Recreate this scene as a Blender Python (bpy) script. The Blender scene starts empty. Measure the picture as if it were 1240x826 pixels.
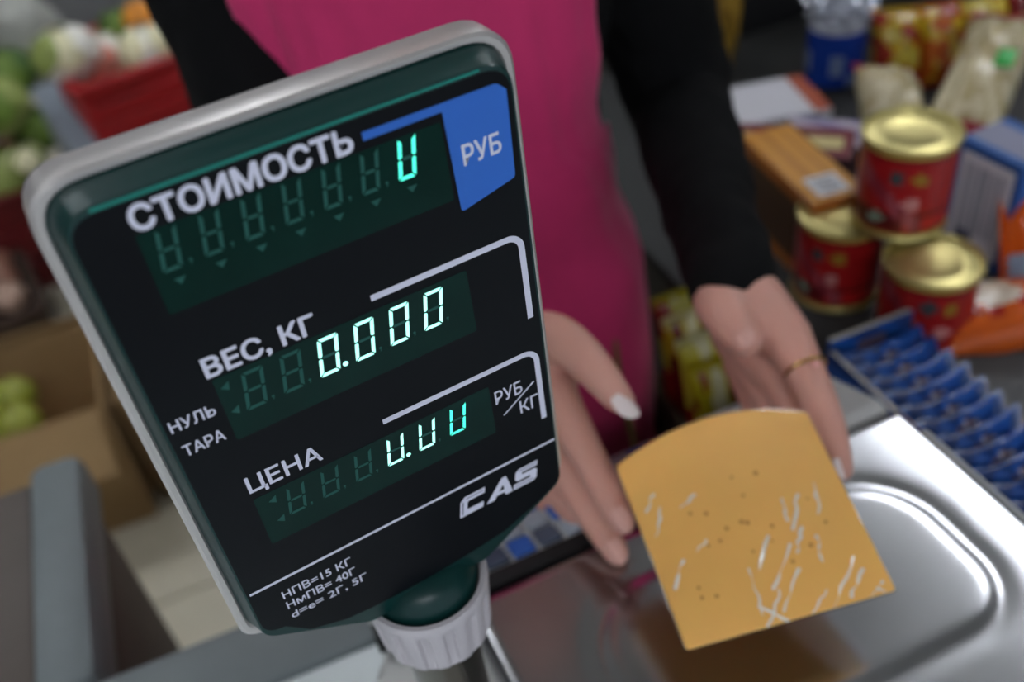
import bpy, bmesh, math, random
from mathutils import Vector, Matrix, noise
random.seed(7)
PI = math.pi
scene = bpy.context.scene
COL = scene.collection

# ------------------------------------------------------------------ camera
# rows: world x, world down, world depth expressed in camera axes (right, down, forward)
R = ((0.85805602, -0.40236105, 0.31913235),
     (0.11269049, 0.7537888, 0.64738188),
     (-0.50103965, -0.51952674, 0.69213528))
FPX, CZ = 1172.85, 1.43
cam = bpy.data.cameras.new('camera')
cam.sensor_width = 36.0
cam.lens = FPX / 1240 * 36
cam.clip_start = 0.01
cam.dof.use_dof = True
cam.dof.focus_distance = 0.335
cam.dof.aperture_fstop = 5.4
camo = bpy.data.objects.new('camera', cam)
COL.objects.link(camo)
rt, dn, fw = [Vector((R[0][i], R[2][i], -R[1][i])) for i in range(3)]
M = Matrix((rt, -dn, -fw)).transposed().to_4x4()
M.translation = (0, 0, CZ)
camo.matrix_world = M
scene.camera = camo

# ------------------------------------------------------------------ world, lights, exposure
w = bpy.data.worlds.new('world'); scene.world = w; w.use_nodes = True
w.node_tree.nodes['Background'].inputs[0].default_value = (0.80, 0.88, 1.0, 1)
w.node_tree.nodes['Background'].inputs[1].default_value = 0.55
LAMP_POWER = 26.0
LAMPS = [(2.08, 1.16), (-0.8, 2.1), (-2.2, 0.6), (0.6, 3.4), (2.2, 3.0), (-0.6, -1.4)]
scene.view_settings.view_transform = 'Standard'
scene.view_settings.look = 'None'
scene.view_settings.exposure = 0.42
scene.view_settings.gamma = 1.0
scene.view_settings.use_curve_mapping = False

# ------------------------------------------------------------------ pixel -> place helpers
def ray(px, py):
    c = (px - 620, py - 413, FPX)
    w_ = [sum(R[i][k] * c[k] for k in range(3)) for i in range(3)]
    return Vector((w_[0], w_[2], -w_[1]))
def atz(px, py, z):
    r = ray(px, py); return Vector((0, 0, CZ)) + r * ((z - CZ) / r.z)
def aty(px, py, y):
    r = ray(px, py); return Vector((0, 0, CZ)) + r * (y / r.y)
def atd(px, py, d):
    return Vector((0, 0, CZ)) + ray(px, py) * (d / FPX)

# ------------------------------------------------------------------ materials
def lin(h):
    h = h.lstrip('#'); v = [int(h[i:i + 2], 16) / 255 for i in (0, 2, 4)]
    return tuple(x / 12.92 if x <= .04045 else ((x + .055) / 1.055) ** 2.4 for x in v)
MATS = {}
def mat(name, color, rough=0.5, metal=0.0, var=0.12, scale=40, bump=0.0, bscale=None, spec=0.5, trans=0.0,
        sss=0.0, emit=None, estr=0.0, coat=0.0, stretch=None, alpha=1.0, ior=1.45, rvar=0.0, sheen=0.0):
    if name in MATS: return MATS[name]
    m = bpy.data.materials.new(name); m.use_nodes = True
    nt = m.node_tree; b = nt.nodes['Principled BSDF']
    c = lin(color) if isinstance(color, str) else color
    tc = nt.nodes.new('ShaderNodeTexCoord'); src = tc.outputs['Object']
    if stretch:
        mp = nt.nodes.new('ShaderNodeMapping'); mp.inputs['Scale'].default_value = stretch
        nt.links.new(src, mp.inputs[0]); src = mp.outputs[0]
    nz = nt.nodes.new('ShaderNodeTexNoise'); nz.inputs['Scale'].default_value = scale
    nz.inputs['Detail'].default_value = 4
    nt.links.new(src, nz.inputs['Vector'])
    mx = nt.nodes.new('ShaderNodeMix'); mx.data_type = 'RGBA'
    mx.inputs[6].default_value = (*[x * (1 - var) for x in c], 1)
    mx.inputs[7].default_value = (*[min(1, x * (1 + var)) for x in c], 1)
    nt.links.new(nz.outputs[0], mx.inputs[0]); nt.links.new(mx.outputs[2], b.inputs['Base Color'])
    b.inputs['Roughness'].default_value = rough
    if rvar:
        mr = nt.nodes.new('ShaderNodeMapRange')
        mr.inputs[3].default_value = max(0.02, rough - rvar); mr.inputs[4].default_value = rough + rvar
        nt.links.new(nz.outputs[0], mr.inputs[0]); nt.links.new(mr.outputs[0], b.inputs['Roughness'])
    b.inputs['Metallic'].default_value = metal
    b.inputs['Specular IOR Level'].default_value = spec
    b.inputs['IOR'].default_value = ior
    b.inputs['Transmission Weight'].default_value = trans
    b.inputs['Coat Weight'].default_value = coat
    b.inputs['Alpha'].default_value = alpha
    b.inputs['Sheen Weight'].default_value = sheen
    if sss:
        b.inputs['Subsurface Weight'].default_value = sss
        b.inputs['Subsurface Radius'].default_value = (0.012, 0.005, 0.003)
        b.inputs['Subsurface Scale'].default_value = 0.5
    if emit:
        b.inputs['Emission Color'].default_value = (*lin(emit), 1)
        b.inputs['Emission Strength'].default_value = estr
    if bump:
        n2 = nt.nodes.new('ShaderNodeTexNoise'); n2.inputs['Scale'].default_value = bscale or scale * 3
        n2.inputs['Detail'].default_value = 3
        nt.links.new(src, n2.inputs['Vector'])
        bp = nt.nodes.new('ShaderNodeBump'); bp.inputs['Strength'].default_value = bump; bp.inputs['Distance'].default_value = 0.002
        nt.links.new(n2.outputs[0], bp.inputs['Height']); nt.links.new(bp.outputs[0], b.inputs['Normal'])
    MATS[name] = m; return m
def print_mat(name, rough=0.35, spec=0.5, bump=0.0, bscale=80):
    """flat print: colour comes from the per-face colour attribute"""
    if name in MATS: return MATS[name]
    m = mat(name, (0.5, 0.5, 0.5), rough=rough, spec=spec, bump=bump, bscale=bscale)
    nt = m.node_tree; b = nt.nodes['Principled BSDF']
    at = nt.nodes.new('ShaderNodeAttribute'); at.attribute_name = 'Col'
    nz = nt.nodes.new('ShaderNodeTexNoise'); nz.inputs['Scale'].default_value = 60
    mx = nt.nodes.new('ShaderNodeMix'); mx.data_type = 'RGBA'; mx.blend_type = 'MULTIPLY'; mx.inputs[0].default_value = 0.25
    nt.links.new(at.outputs['Color'], mx.inputs[6]); nt.links.new(nz.outputs[1], mx.inputs[7])
    for l in list(b.inputs['Base Color'].links): nt.links.remove(l)
    nt.links.new(mx.outputs[2], b.inputs['Base Color'])
    return m

# ------------------------------------------------------------------ objects
WM = {}
def tag(o, label=None, cat=None, group=None, kind=None):
    if label: o['label'] = label
    if cat: o['category'] = cat
    if group: o['group'] = group
    if kind: o['kind'] = kind
    return o
def thing(name, label, cat, loc, rz=0.0, group=None, rot=None):
    o = bpy.data.objects.new(name, None); COL.objects.link(o)
    o.empty_display_size = 0.02
    m = Matrix.Translation(loc) @ (rot.to_4x4() if rot else Matrix.Rotation(rz, 4, 'Z'))
    o.matrix_world = m; WM[o] = m
    return tag(o, label, cat, group)
def mk(name, bm, m, parent=None, world=False, smooth=True, label=None, ang=40):
    """link a bmesh as one mesh object; world=True: vertices are in world space"""
    if world and parent is not None: bm.transform(WM[parent].inverted())
    vs = [v.co for v in bm.verts]
    c = Vector([(min(v[i] for v in vs) + max(v[i] for v in vs)) / 2 for i in range(3)])
    if parent is None: c.z = min(v[2] for v in vs)
    bmesh.ops.translate(bm, verts=bm.verts, vec=-c)
    me = bpy.data.meshes.new(name); bm.to_mesh(me); bm.free()
    for mm in (m if isinstance(m, (list, tuple)) else [m]): me.materials.append(mm)
    o = bpy.data.objects.new(name, me); COL.objects.link(o)
    o.location = c
    L = Matrix.Translation(c)
    if parent is not None: o.parent = parent; WM[o] = WM[parent] @ L
    else: WM[o] = L
    if smooth:
        for p in me.polygons: p.use_smooth = True
        me.set_sharp_from_angle(angle=math.radians(ang))
    if label: o['label'] = label
    return o
def solo(name, bm, m, label, cat, group=None, kind=None, **k):
    return tag(mk(name, bm, m, None, **k), label, cat, group, kind)
def dup(root, mw, label=None):
    r = root.copy(); COL.objects.link(r); r.matrix_world = mw; WM[r] = mw
    if label: r['label'] = label
    for ch in root.children:
        c = ch.copy(); COL.objects.link(c); c.parent = r
        for g in ch.children:
            d = g.copy(); COL.objects.link(d); d.parent = c
    return r

# ------------------------------------------------------------------ bmesh builders
def box(cx, cy, cz, sx, sy, sz, bev=0.0, seg=2, rz=0.0, bm=None):
    b = bmesh.new()
    bmesh.ops.create_cube(b, size=1)
    bmesh.ops.scale(b, verts=b.verts, vec=(sx, sy, sz))
    if bev: bmesh.ops.bevel(b, geom=list(b.edges), offset=bev, segments=seg, affect='EDGES', profile=0.5)
    if rz: bmesh.ops.rotate(b, verts=b.verts, cent=(0, 0, 0), matrix=Matrix.Rotation(rz, 3, 'Z'))
    bmesh.ops.translate(b, verts=b.verts, vec=(cx, cy, cz))
    return merge(bm, b)
def merge(bm, b):
    if bm is None: return b
    me = bpy.data.meshes.new('tmp'); b.to_mesh(me); b.free(); bm.from_mesh(me); bpy.data.meshes.remove(me)
    return bm
def prism(pts, fn, t0, t1, bev=0.0, seg=2, taper=1.0, bm=None):
    """extrude polygon pts (u,v) between t0 and t1; fn(u,v,t)->xyz"""
    b = bmesh.new()
    n = len(pts)
    lo = [b.verts.new((u, v, t0)) for u, v in pts]
    cu = sum(p[0] for p in pts) / n; cv = sum(p[1] for p in pts) / n
    hi = [b.verts.new((cu + (u - cu) * taper, cv + (v - cv) * taper, t1)) for u, v in pts]
    b.faces.new(lo); ftop = b.faces.new(list(reversed(hi)))
    for i in range(n):
        b.faces.new((lo[(i + 1) % n], lo[i], hi[i], hi[(i + 1) % n]))
    if bev:
        es = [e for e in b.edges if e.verts[0] in hi and e.verts[1] in hi]
        bmesh.ops.bevel(b, geom=es, offset=bev, segments=seg, affect='EDGES', profile=0.5)
    for v in b.verts: v.co = fn(*v.co)
    bmesh.ops.recalc_face_normals(b, faces=b.faces)
    return merge(bm, b)
def lathe(prof, seg=32, bm=None, cap=True, mat_fn=None):
    b = bmesh.new(); rings = []
    for r, z in prof:
        rings.append([b.verts.new((r * math.cos(2 * PI * i / seg), r * math.sin(2 * PI * i / seg), z)) for i in range(seg)])
    for k in range(len(prof) - 1):
        for i in range(seg):
            f = b.faces.new((rings[k][i], rings[k][(i + 1) % seg], rings[k + 1][(i + 1) % seg], rings[k + 1][i]))
            if mat_fn: f.material_index = mat_fn(k, i)
    if cap:
        b.faces.new(list(reversed(rings[0]))); b.faces.new(rings[-1])
    bmesh.ops.recalc_face_normals(b, faces=b.faces)
    return merge(bm, b)
def tube(pts, rad, seg=14, bm=None, caps='round', flat=None):
    """tube through points with per-point radius; flat=(vector, factor) squashes the section along a direction"""
    b = bmesh.new(); P = [Vector(p) for p in pts]
    # subdivide by Catmull-Rom
    Q = []; RR = []
    n = len(P)
    for i in range(n - 1):
        p0 = P[max(i - 1, 0)]; p1 = P[i]; p2 = P[i + 1]; p3 = P[min(i + 2, n - 1)]
        S = 5 if n > 2 else 2
        for s in range(S):
            t = s / S
            Q.append(0.5 * ((2 * p1) + (p2 - p0) * t + (2 * p0 - 5 * p1 + 4 * p2 - p3) * t * t + (3 * p1 - p0 - 3 * p2 + p3) * t ** 3))
            RR.append(rad[i] * (1 - t) + rad[i + 1] * t)
    Q.append(P[-1]); RR.append(rad[-1])
    if caps == 'round':
        d = (Q[-1] - Q[-2]).normalized(); e = Q[-1]; r = RR[-1]
        for a in (25, 45, 62, 76, 86):
            a = math.radians(a); Q.append(e + d * r * math.sin(a)); RR.append(r * math.cos(a))
        d = (Q[0] - Q[1]).normalized(); e = Q[0]; r = RR[0]
        for a in (25, 45, 62, 76, 86):
            a = math.radians(a); Q.insert(0, e + d * r * math.sin(a)); RR.insert(0, r * math.cos(a))
    rings = []; up = None
    for i, q in enumerate(Q):
        d = (Q[min(i + 1, len(Q) - 1)] - Q[max(i - 1, 0)]).normalized()
        if up is None:
            up = d.orthogonal().normalized()
        up = (up - d * up.dot(d)).normalized(); sd = d.cross(up)
        ring = []
        for k in range(seg):
            a = 2 * PI * k / seg
            o = (up * math.cos(a) + sd * math.sin(a)) * RR[i]
            if flat: o = o - flat[0] * (o.dot(flat[0]) * (1 - flat[1]))
            ring.append(b.verts.new(q + o))
        rings.append(ring)
    for i in range(len(rings) - 1):
        for k in range(seg):
            b.faces.new((rings[i][k], rings[i][(k + 1) % seg], rings[i + 1][(k + 1) % seg], rings[i + 1][k]))
    b.faces.new(list(reversed(rings[0]))); b.faces.new(rings[-1])
    return merge(bm, b)
def loft(rings, bm=None, cap=True):
    b = bmesh.new(); V = [[b.verts.new(p) for p in r] for r in rings]; n = len(V[0])
    for i in range(len(V) - 1):
        for k in range(n):
            b.faces.new((V[i][k], V[i][(k + 1) % n], V[i + 1][(k + 1) % n], V[i + 1][k]))
    if cap: b.faces.new(list(reversed(V[0]))); b.faces.new(V[-1])
    bmesh.ops.recalc_face_normals(b, faces=b.faces)
    return merge(bm, b)
def remesh(bm, vox, smooth=4, fac=0.5):
    """union of overlapping closed shapes as one continuous surface"""
    me = bpy.data.meshes.new('tmp'); bm.to_mesh(me); bm.free()
    o = bpy.data.objects.new('tmp', me); COL.objects.link(o)
    m = o.modifiers.new('r', 'REMESH'); m.mode = 'VOXEL'; m.voxel_size = vox; m.adaptivity = 0
    if smooth:
        s = o.modifiers.new('s', 'SMOOTH'); s.iterations = smooth; s.factor = fac
    dg = bpy.context.evaluated_depsgraph_get(); dg.update()
    ev = o.evaluated_get(dg); m2 = bpy.data.meshes.new_from_object(ev)
    b = bmesh.new(); b.from_mesh(m2)
    bpy.data.objects.remove(o); bpy.data.meshes.remove(me); bpy.data.meshes.remove(m2)
    return b
def rrect(x0, x1, y0, y1, r, n=6):
    rs = r if isinstance(r, (list, tuple)) else [r] * 4
    pts = []
    for (cx, cy, a0, rr) in ((x1, y1, 0, rs[0]), (x0, y1, 90, rs[1]), (x0, y0, 180, rs[2]), (x1, y0, 270, rs[3])):
        sx = cx - rr if cx == x1 else cx + rr; sy = cy - rr if cy == y1 else cy + rr
        for k in range(n + 1):
            a = math.radians(a0 + 90 * k / n); pts.append((sx + rr * math.cos(a), sy + rr * math.sin(a)))
    return pts
def roundpoly(pts, rad, n=6):
    out = []; N = len(pts)
    for i, p in enumerate(pts):
        r = rad[i] if isinstance(rad, (list, tuple)) else rad
        p = Vector(p); a = Vector(pts[i - 1]); c = Vector(pts[(i + 1) % N])
        if r <= 0: out.append(tuple(p)); continue
        da = (a - p).normalized(); dc = (c - p).normalized()
        th = da.angle(dc); t = min(r / math.tan(th / 2), (a - p).length * .49, (c - p).length * .49)
        q0 = p + da * t; q1 = p + dc * t
        for k in range(n + 1):
            s = k / n; out.append(tuple((1 - s) ** 2 * q0 + 2 * s * (1 - s) * p + s * s * q1))
    return out
def ident(u, v, t): return (u, v, t)
def colour_faces(bm, fn):
    """store a per-face print colour; fn(face)->hex or rgb"""
    lay = bm.loops.layers.color.new('Col') if 'Col' not in bm.loops.layers.color else bm.loops.layers.color['Col']
    for f in bm.faces:
        c = fn(f); c = lin(c) if isinstance(c, str) else c
        # byte colour layers are stored in sRGB
        c = [12.92 * x if x <= .0031308 else 1.055 * x ** (1 / 2.4) - .055 for x in c]
        for l in f.loops: l[lay] = (*c, 1)
def gridbox(sx, sy, sz, n=10, bev=0.0):
    """box with gridded faces on its base, for print"""
    b = bmesh.new(); bmesh.ops.create_cube(b, size=1)
    bmesh.ops.subdivide_edges(b, edges=b.edges, cuts=n, use_grid_fill=True)
    bmesh.ops.scale(b, verts=b.verts, vec=(sx, sy, sz)); bmesh.ops.translate(b, verts=b.verts, vec=(0, 0, sz / 2))
    return b
def pillow(L, W, T, nx=18, ny=12, crimp=0.1, wr=0.12, seed=0):
    """sealed bag: two puffed sheets joined at flat crimped ends; lies in xy, long axis x"""
    b = bmesh.new(); V = {}
    for s in (1, -1):
        for i in range(nx + 1):
            for j in range(ny + 1):
                u = -1 + 2 * i / nx; v = -1 + 2 * j / ny
                edge = j in (0, ny) or i in (0, nx)
                if edge and s == -1: V[(s, i, j)] = V[(1, i, j)]; continue
                e = max(0.0, 1 - (abs(u) / (1 - crimp)) ** 3) if abs(u) < 1 - crimp else 0
                h = T / 2 * (e ** .6) * max(0.0, 1 - abs(v) ** 2.6) ** .6
                h *= 1 + wr * 2.2 * noise.noise(Vector((u * 2.2 + seed, v * 2.2, s * 3.0 + seed)))
                h += T * 0.03 if not edge else 0
                sq = 1 - 0.10 * e * (1 if abs(u) < .8 else 0.5)
                V[(s, i, j)] = b.verts.new((u * L / 2, v * W / 2 * sq, s * h + T * 0.25 * wr * noise.noise(Vector((u * 4, v * 4, seed)))))
    for s in (1, -1):
        for i in range(nx):
            for j in range(ny):
                q = (V[(s, i, j)], V[(s, i + 1, j)], V[(s, i + 1, j + 1)], V[(s, i, j + 1)])
                b.faces.new(q if s == 1 else tuple(reversed(q)))
    bmesh.ops.recalc_face_normals(b, faces=b.faces)
    return b
def lumpy(r, seed, amp=0.15, sub=3, fr=1.6, squash=(1, 1, 1)):
    b = bmesh.new(); bmesh.ops.create_icosphere(b, subdivisions=sub, radius=1)
    for v in b.verts:
        n = v.co.normalized(); k = 1 + amp * noise.noise(n * fr + Vector((seed, seed * 1.7, 0))) + amp * .4 * noise.noise(n * fr * 3 + Vector((seed, 0, 5)))
        v.co = Vector((n.x * squash[0], n.y * squash[1], n.z * squash[2])) * (r * k)
    return b
def text_mesh(body, x0, x1, z0, z1, bold=0.0, base=None):
    """text as flat mesh fitted to x0..x1; cap height z0..z1 (u,v) -> list of bmesh in u,v"""
    cu = bpy.data.curves.new('t', 'FONT'); cu.body = body; cu.size = 1; cu.offset = bold; cu.resolution_u = 4
    o = bpy.data.objects.new('t', cu); COL.objects.link(o)
    cap = bpy.data.curves.new('c', 'FONT'); cap.body = base or 'Н'; cap.size = 1; cap.offset = bold
    oc = bpy.data.objects.new('c', cap); COL.objects.link(oc)
    dg = bpy.context.evaluated_depsgraph_get(); dg.update()
    m1 = bpy.data.meshes.new_from_object(o.evaluated_get(dg)); m2 = bpy.data.meshes.new_from_object(oc.evaluated_get(dg))
    b = bmesh.new(); b.from_mesh(m1)
    xs = [v.co.x for v in b.verts]; ys = [v.co.y for v in m2.vertices]
    sx = (x1 - x0) / (max(xs) - min(xs)); sy = (z1 - z0) / (max(ys) - min(ys)); mx, my = min(xs), min(ys)
    for v in b.verts: v.co = ((v.co.x - mx) * sx + x0, (v.co.y - my) * sy + z0, 0)
    for ob, c in ((o, cu), (oc, cap)): bpy.data.objects.remove(ob); bpy.data.curves.remove(c)
    bpy.data.meshes.remove(m1); bpy.data.meshes.remove(m2)
    return b

# ================================================================== STRUCTURE
SHOP = math.radians(-8)
SX = Vector((math.cos(SHOP), math.sin(SHOP), 0)); SY = Vector((-math.sin(SHOP), math.cos(SHOP), 0))
K = Vector((-0.122, 0.475, 0))
def shop(u, v, z): return K + SX * u + SY * v + Vector((0, 0, z))
def shopbox(u0, u1, v0, v1, z0, z1, bev=0.003, bm=None):
    c = shop((u0 + u1) / 2, (v0 + v1) / 2, (z0 + z1) / 2)
    return box(c.x, c.y, c.z, u1 - u0, v1 - v0, z1 - z0, bev, 2, SHOP, bm)

m_tile = mat('beige floor tile', '#cdc6b0', rough=.35, var=.06, scale=18, bump=.05)
m_grout = mat('floor grout', '#8f8878', rough=.9, var=.15, scale=120)
m_wall = mat('grey painted wall', '#6f7072', rough=.8, var=.06, scale=6, bump=.05)
m_ceil = mat('white ceiling', '#c9c9c6', rough=.9, var=.04, scale=6)
fl = tag(mk('floor', shopbox(-4, 4.5, -3.0, 4.6, -0.06, -0.004, 0), m_grout, smooth=False), 'beige tiled shop floor with grey grout', None, None, 'structure')
TS = 0.30
proto = None
for i in range(-5, 6):
    for j in range(0, 12):
        c = shop(0.02 + TS * i + TS / 2, 0.20 + TS * j + TS / 2, -0.003)
        if proto is None:
            b = box(0, 0, 0, TS - .005, TS - .005, .006, .001, 1); proto = mk('tile', b, m_tile, None, smooth=False); t = proto
        else:
            t = proto.copy(); COL.objects.link(t)
        t.parent = fl
        t.matrix_local = WM[fl].inverted() @ (Matrix.Translation(c) @ Matrix.Rotation(SHOP, 4, 'Z'))
for nm, (u0, u1, v0, v1) in {'wall_back': (-4, 4.5, 3.9, 4.0), 'wall_left': (-3.4, -3.3, -2.5, 4.0), 'wall_right': (2.9, 3.0, -2.5, 4.0)}.items():
    tag(mk(nm, shopbox(u0, u1, v0, v1, -0.004, 3.0, 0), m_wall, smooth=False), 'grey painted shop wall', None, None, 'structure')
tag(mk('ceiling', shopbox(-3.4, 3.0, -2.5, 4.0, 3.0, 3.05, 0), m_ceil, smooth=False), 'plain white shop ceiling', None, None, 'structure')

# ceiling lamps (the room's light)
m_lampbody = mat('lamp housing white', '#dcdcda', rough=.5, var=.03)
m_tube = mat('fluorescent tube', '#ffffff', emit='#f2f7ff', estr=LAMP_POWER, var=.01)
lamp0 = None
for i, (x, y) in enumerate(LAMPS):
    mw = Matrix.Translation((x, y, 2.86)) @ Matrix.Rotation(SHOP + (PI / 2 if i in (3, 4) else 0), 4, 'Z')
    if lamp0 is None:
        lamp0 = thing('ceiling_lamp', 'white twin tube fluorescent lamp hanging under the ceiling', 'lamp', (x, y, 2.86), SHOP + PI / 2, 'fluorescent ceiling lamps')
        mk('housing', box(0, 0, .03, 1.24, .22, .05, .01), m_lampbody, lamp0)
        for s in (-1, 1):
            b = lathe([(.016, -.59), (.018, -.585), (.018, .585), (.016, .59)], 12)
            bmesh.ops.rotate(b, verts=b.verts, cent=(0, 0, 0), matrix=Matrix.Rotation(PI / 2, 3, 'Y'))
            bmesh.ops.translate(b, verts=b.verts, vec=(0, s * .06, -.014)); mk('tube', b, m_tube, lamp0)
            for e in (-1, 1): mk('tube_holder', box(e * .595, s * .06, -.008, .02, .04, .05, .004), m_lampbody, lamp0)
        for e in (-.4, .4): mk('hanger', box(e, 0, .0975, .02, .02, .09, .002), m_lampbody, lamp0)
    else: dup(lamp0, mw)

# ------------------------------------------------------------------ counters
m_white_lam = mat('pale laminate', '#d8e0e0', rough=.25, var=.04, scale=30)
m_alu = mat('grey counter trim', '#747b7c', rough=.55, metal=.1, var=.06, scale=60, stretch=(1, 1, 8))
m_brownpanel = mat('dark brown panel', '#4c4038', rough=.6, var=.18, scale=12, stretch=(1, 1, 6))
m_charcoal = mat('charcoal laminate', '#2f2f2e', rough=.55, var=.12, scale=70)
m_dkbrown = mat('dark brown counter top', '#5a5049', rough=.5, var=.1, scale=25)
t = thing('shop_counter', 'pale topped shop counter with grey trim carrying the weighing scale', 'counter', shop(.1, -.35, 0), SHOP)
mk('counter_top', shopbox(-.75, 1.25, -.80, -.055, .83, .86), m_white_lam, t, world=True)
mk('edge_trim', shopbox(-.75, .545, -.055, 0, .825, .866, .008), m_alu, t, world=True)
mk('base_cabinet', shopbox(-.72, 1.2, -.75, -.04, 0, .83), m_brownpanel, t, world=True)
t = thing('corner_counter', 'dark brown corner counter with a grey edge rail beside the floor tiles', 'counter', shop(-.35, .1, 0), SHOP)
mk('counter_top', shopbox(-.75, -.045, .001, .225, .83, .858), m_dkbrown, t, world=True)
mk('edge_rail', shopbox(-.045, 0, .001, .235, .815, .87, .012), m_alu, t, world=True)
mk('base_cabinet', shopbox(-.72, -.008, .001, .215, 0, .83), m_brownpanel, t, world=True)
t = thing('side_counter', 'charcoal topped side counter carrying cans, boxes and noodle bags', 'counter', shop(1.1, .4, 0), SHOP)
mk('counter_top', shopbox(.55, 1.9, -.05, .62, .83, .86), m_charcoal, t, world=True)
mk('base_cabinet', shopbox(.565, 1.85, -.03, .60, 0, .83), m_charcoal, t, world=True)
mk('ledge', shopbox(.485, .565, .02, .15, .66, .68), m_charcoal, t, world=True)
# rubber mat lying over the counter right of the scale
m_rubber = mat('dark grey rubber', '#626362', rough=.75, var=.1, scale=90, bump=.05, bscale=400)
o = mk('rubber_mat', prism(rrect(.418, .605, .10, .425, [.07, .02, .02, .02], 10), ident, .8605, .8645), m_rubber)
tag(o, 'dark grey rubber mat with rounded corner under the chocolate box', 'mat')

# ================================================================== WEIGHING SCALE
SC = math.radians(-6)
UX = Vector((math.cos(SC), math.sin(SC), 0)); UY = Vector((-math.sin(SC), math.cos(SC), 0))
PB = Vector((.092, .3235, 0))
def su(u, v, z): return PB + UX * u + UY * v + Vector((0, 0, z))
ZP = .97
scale = thing('weighing_scale', 'shop weighing scale with steel platter and a black pole display reading zero', 'scale', su(.15, -.1, .86), SC)
m_body = mat('scale grey plastic', '#b4b5b2', rough=.45, var=.05, scale=30)
m_steel = mat('brushed steel platter', '#adadb0', rough=.18, metal=1.0, var=.06, scale=14, rvar=.04, bump=.012, bscale=25)
m_black = mat('dark gap black', '#111214', rough=.4, var=.1)
m_foot = mat('rubber foot', '#1b1b1b', rough=.8)
# body
pts = rrect(-.06, .318, -.262, -.002, .02, 5)
mk('body', prism(pts, lambda u, v, t: su(u, v, t), .872, .952, bev=.008), m_body, scale, world=True)
for u in (-.03, .29):
    for v in (-.24, -.03):
        b = lathe([(.012, .8602), (.014, .864), (.014, .874)], 16); p = su(u, v, 0)
        bmesh.ops.translate(b, verts=b.verts, vec=p); mk('foot', b, m_foot, scale, world=True)
# sloping keypad housing behind the platter (faces the seller)
kb = bmesh.new()
prof = [(-.004, .872), (-.004, .964), (.004, .9655), (.066, .944), (.074, .934), (.074, .872)]
lo = [kb.verts.new(su(-.05, v, z)) for v, z in prof]; hi = [kb.verts.new(su(.300, v, z)) for v, z in prof]
kb.faces.new(lo); kb.faces.new(list(reversed(hi)))
for i in range(len(prof)): kb.faces.new((lo[i], hi[i], hi[(i + 1) % 6], lo[(i + 1) % 6]))
bmesh.ops.recalc_face_normals(kb, faces=kb.faces)
kpad = mk('keypad_housing', kb, m_body, scale, world=True, smooth=False)
m_blue = mat('blue key print', '#2f5fb4', rough=.45, var=.1); m_grey = mat('grey key print', '#9aa2ad', rough=.45, var=.08); m_dk = mat('slate key print', '#4a5568', rough=.45, var=.1)
kn = Vector((0, .062 * 0 + .33, .94)).normalized()
for i in range(10):
    for j in range(3):
        u = .012 + i * .0172; v = .0145 + j * .0195; z = .9655 - (v - .004) * .347
        b = box(0, 0, 0, .0145, .0165, .004, .001, 1)
        m = Matrix.Translation(su(u, v, z + .0012)) @ Matrix.Rotation(SC, 4, 'Z') @ Matrix.Rotation(-.334, 4, 'X'); b.transform(m)
        mk('key', b, [m_blue, m_grey, m_dk, m_grey][(i * 2 + j * 3 + (i // 4)) % 4], kpad, world=True)
mk('dark_gap_strip', shopbox(0, .001, 0, .001, 0, .001, 0) if False else prism([(-.052, -.0075), (.19, -.0075), (.19, .0035), (-.052, .0035)], lambda u, v, t: su(u, v, t), .955, .9685, bev=.001), m_black, scale, world=True)  # black strip painted in for the dark reflection and gap behind the platter
# platter: pressed steel with a rounded rectangular groove and folded skirt
def rr_sd(u, v, u0, u1, v0, v1, r):
    cu, cv = (u0 + u1) / 2, (v0 + v1) / 2
    qx = abs(u - cu) - (u1 - u0) / 2 + r; qy = abs(v - cv) - (v1 - v0) / 2 + r
    return math.hypot(max(qx, 0), max(qy, 0)) + min(max(qx, qy), 0) - r
b = bmesh.new(); NU, NV = 120, 96; G = []
U0, U1, V0, V1 = 0, .305, -.245, -.008
for i in range(NU + 1):
    row = []
    for j in range(NV + 1):
        a = i / NU; c = j / NV
        u = U0 + (U1 - U0) * a; v = V0 + (V1 - V0) * c
        # round the corners of the sheet
        d = rr_sd(u, v, .05, .264, -.155, -.040, .05 if v > -.1 else .035)
        h = -.0009 * math.exp(-(d / .0065) ** 2) + (.0005 if d < 0 else 0) * min(1, -d / .006 if d < 0 else 0)
        e = min(u - U0, U1 - u, v - V0, V1 - v)
        h += -.006 * max(0, 1 - e / .007) ** 2
        h += .0006 * noise.noise(Vector((u * 9, v * 9, 0)))
        row.append(b.verts.new(su(u, v, ZP + h)))
    G.append(row)
for i in range(NU):
    for j in range(NV): b.faces.new((G[i][j], G[i + 1][j], G[i + 1][j + 1], G[i][j + 1]))
rim = [G[i][0] for i in range(NU + 1)] + [G[NU][j] for j in range(1, NV + 1)] + [G[i][NV] for i in range(NU - 1, -1, -1)] + [G[0][j] for j in range(NV - 1, 0, -1)]
low = [b.verts.new((x.co.x, x.co.y, .953)) for x in rim]
for i in range(len(rim)): b.faces.new((rim[i], low[i], low[(i + 1) % len(rim)], rim[(i + 1) % len(rim)]))
mk('platter', b, m_steel, scale, world=True, ang=60, label='stainless steel weighing platter with pressed groove')
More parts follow.
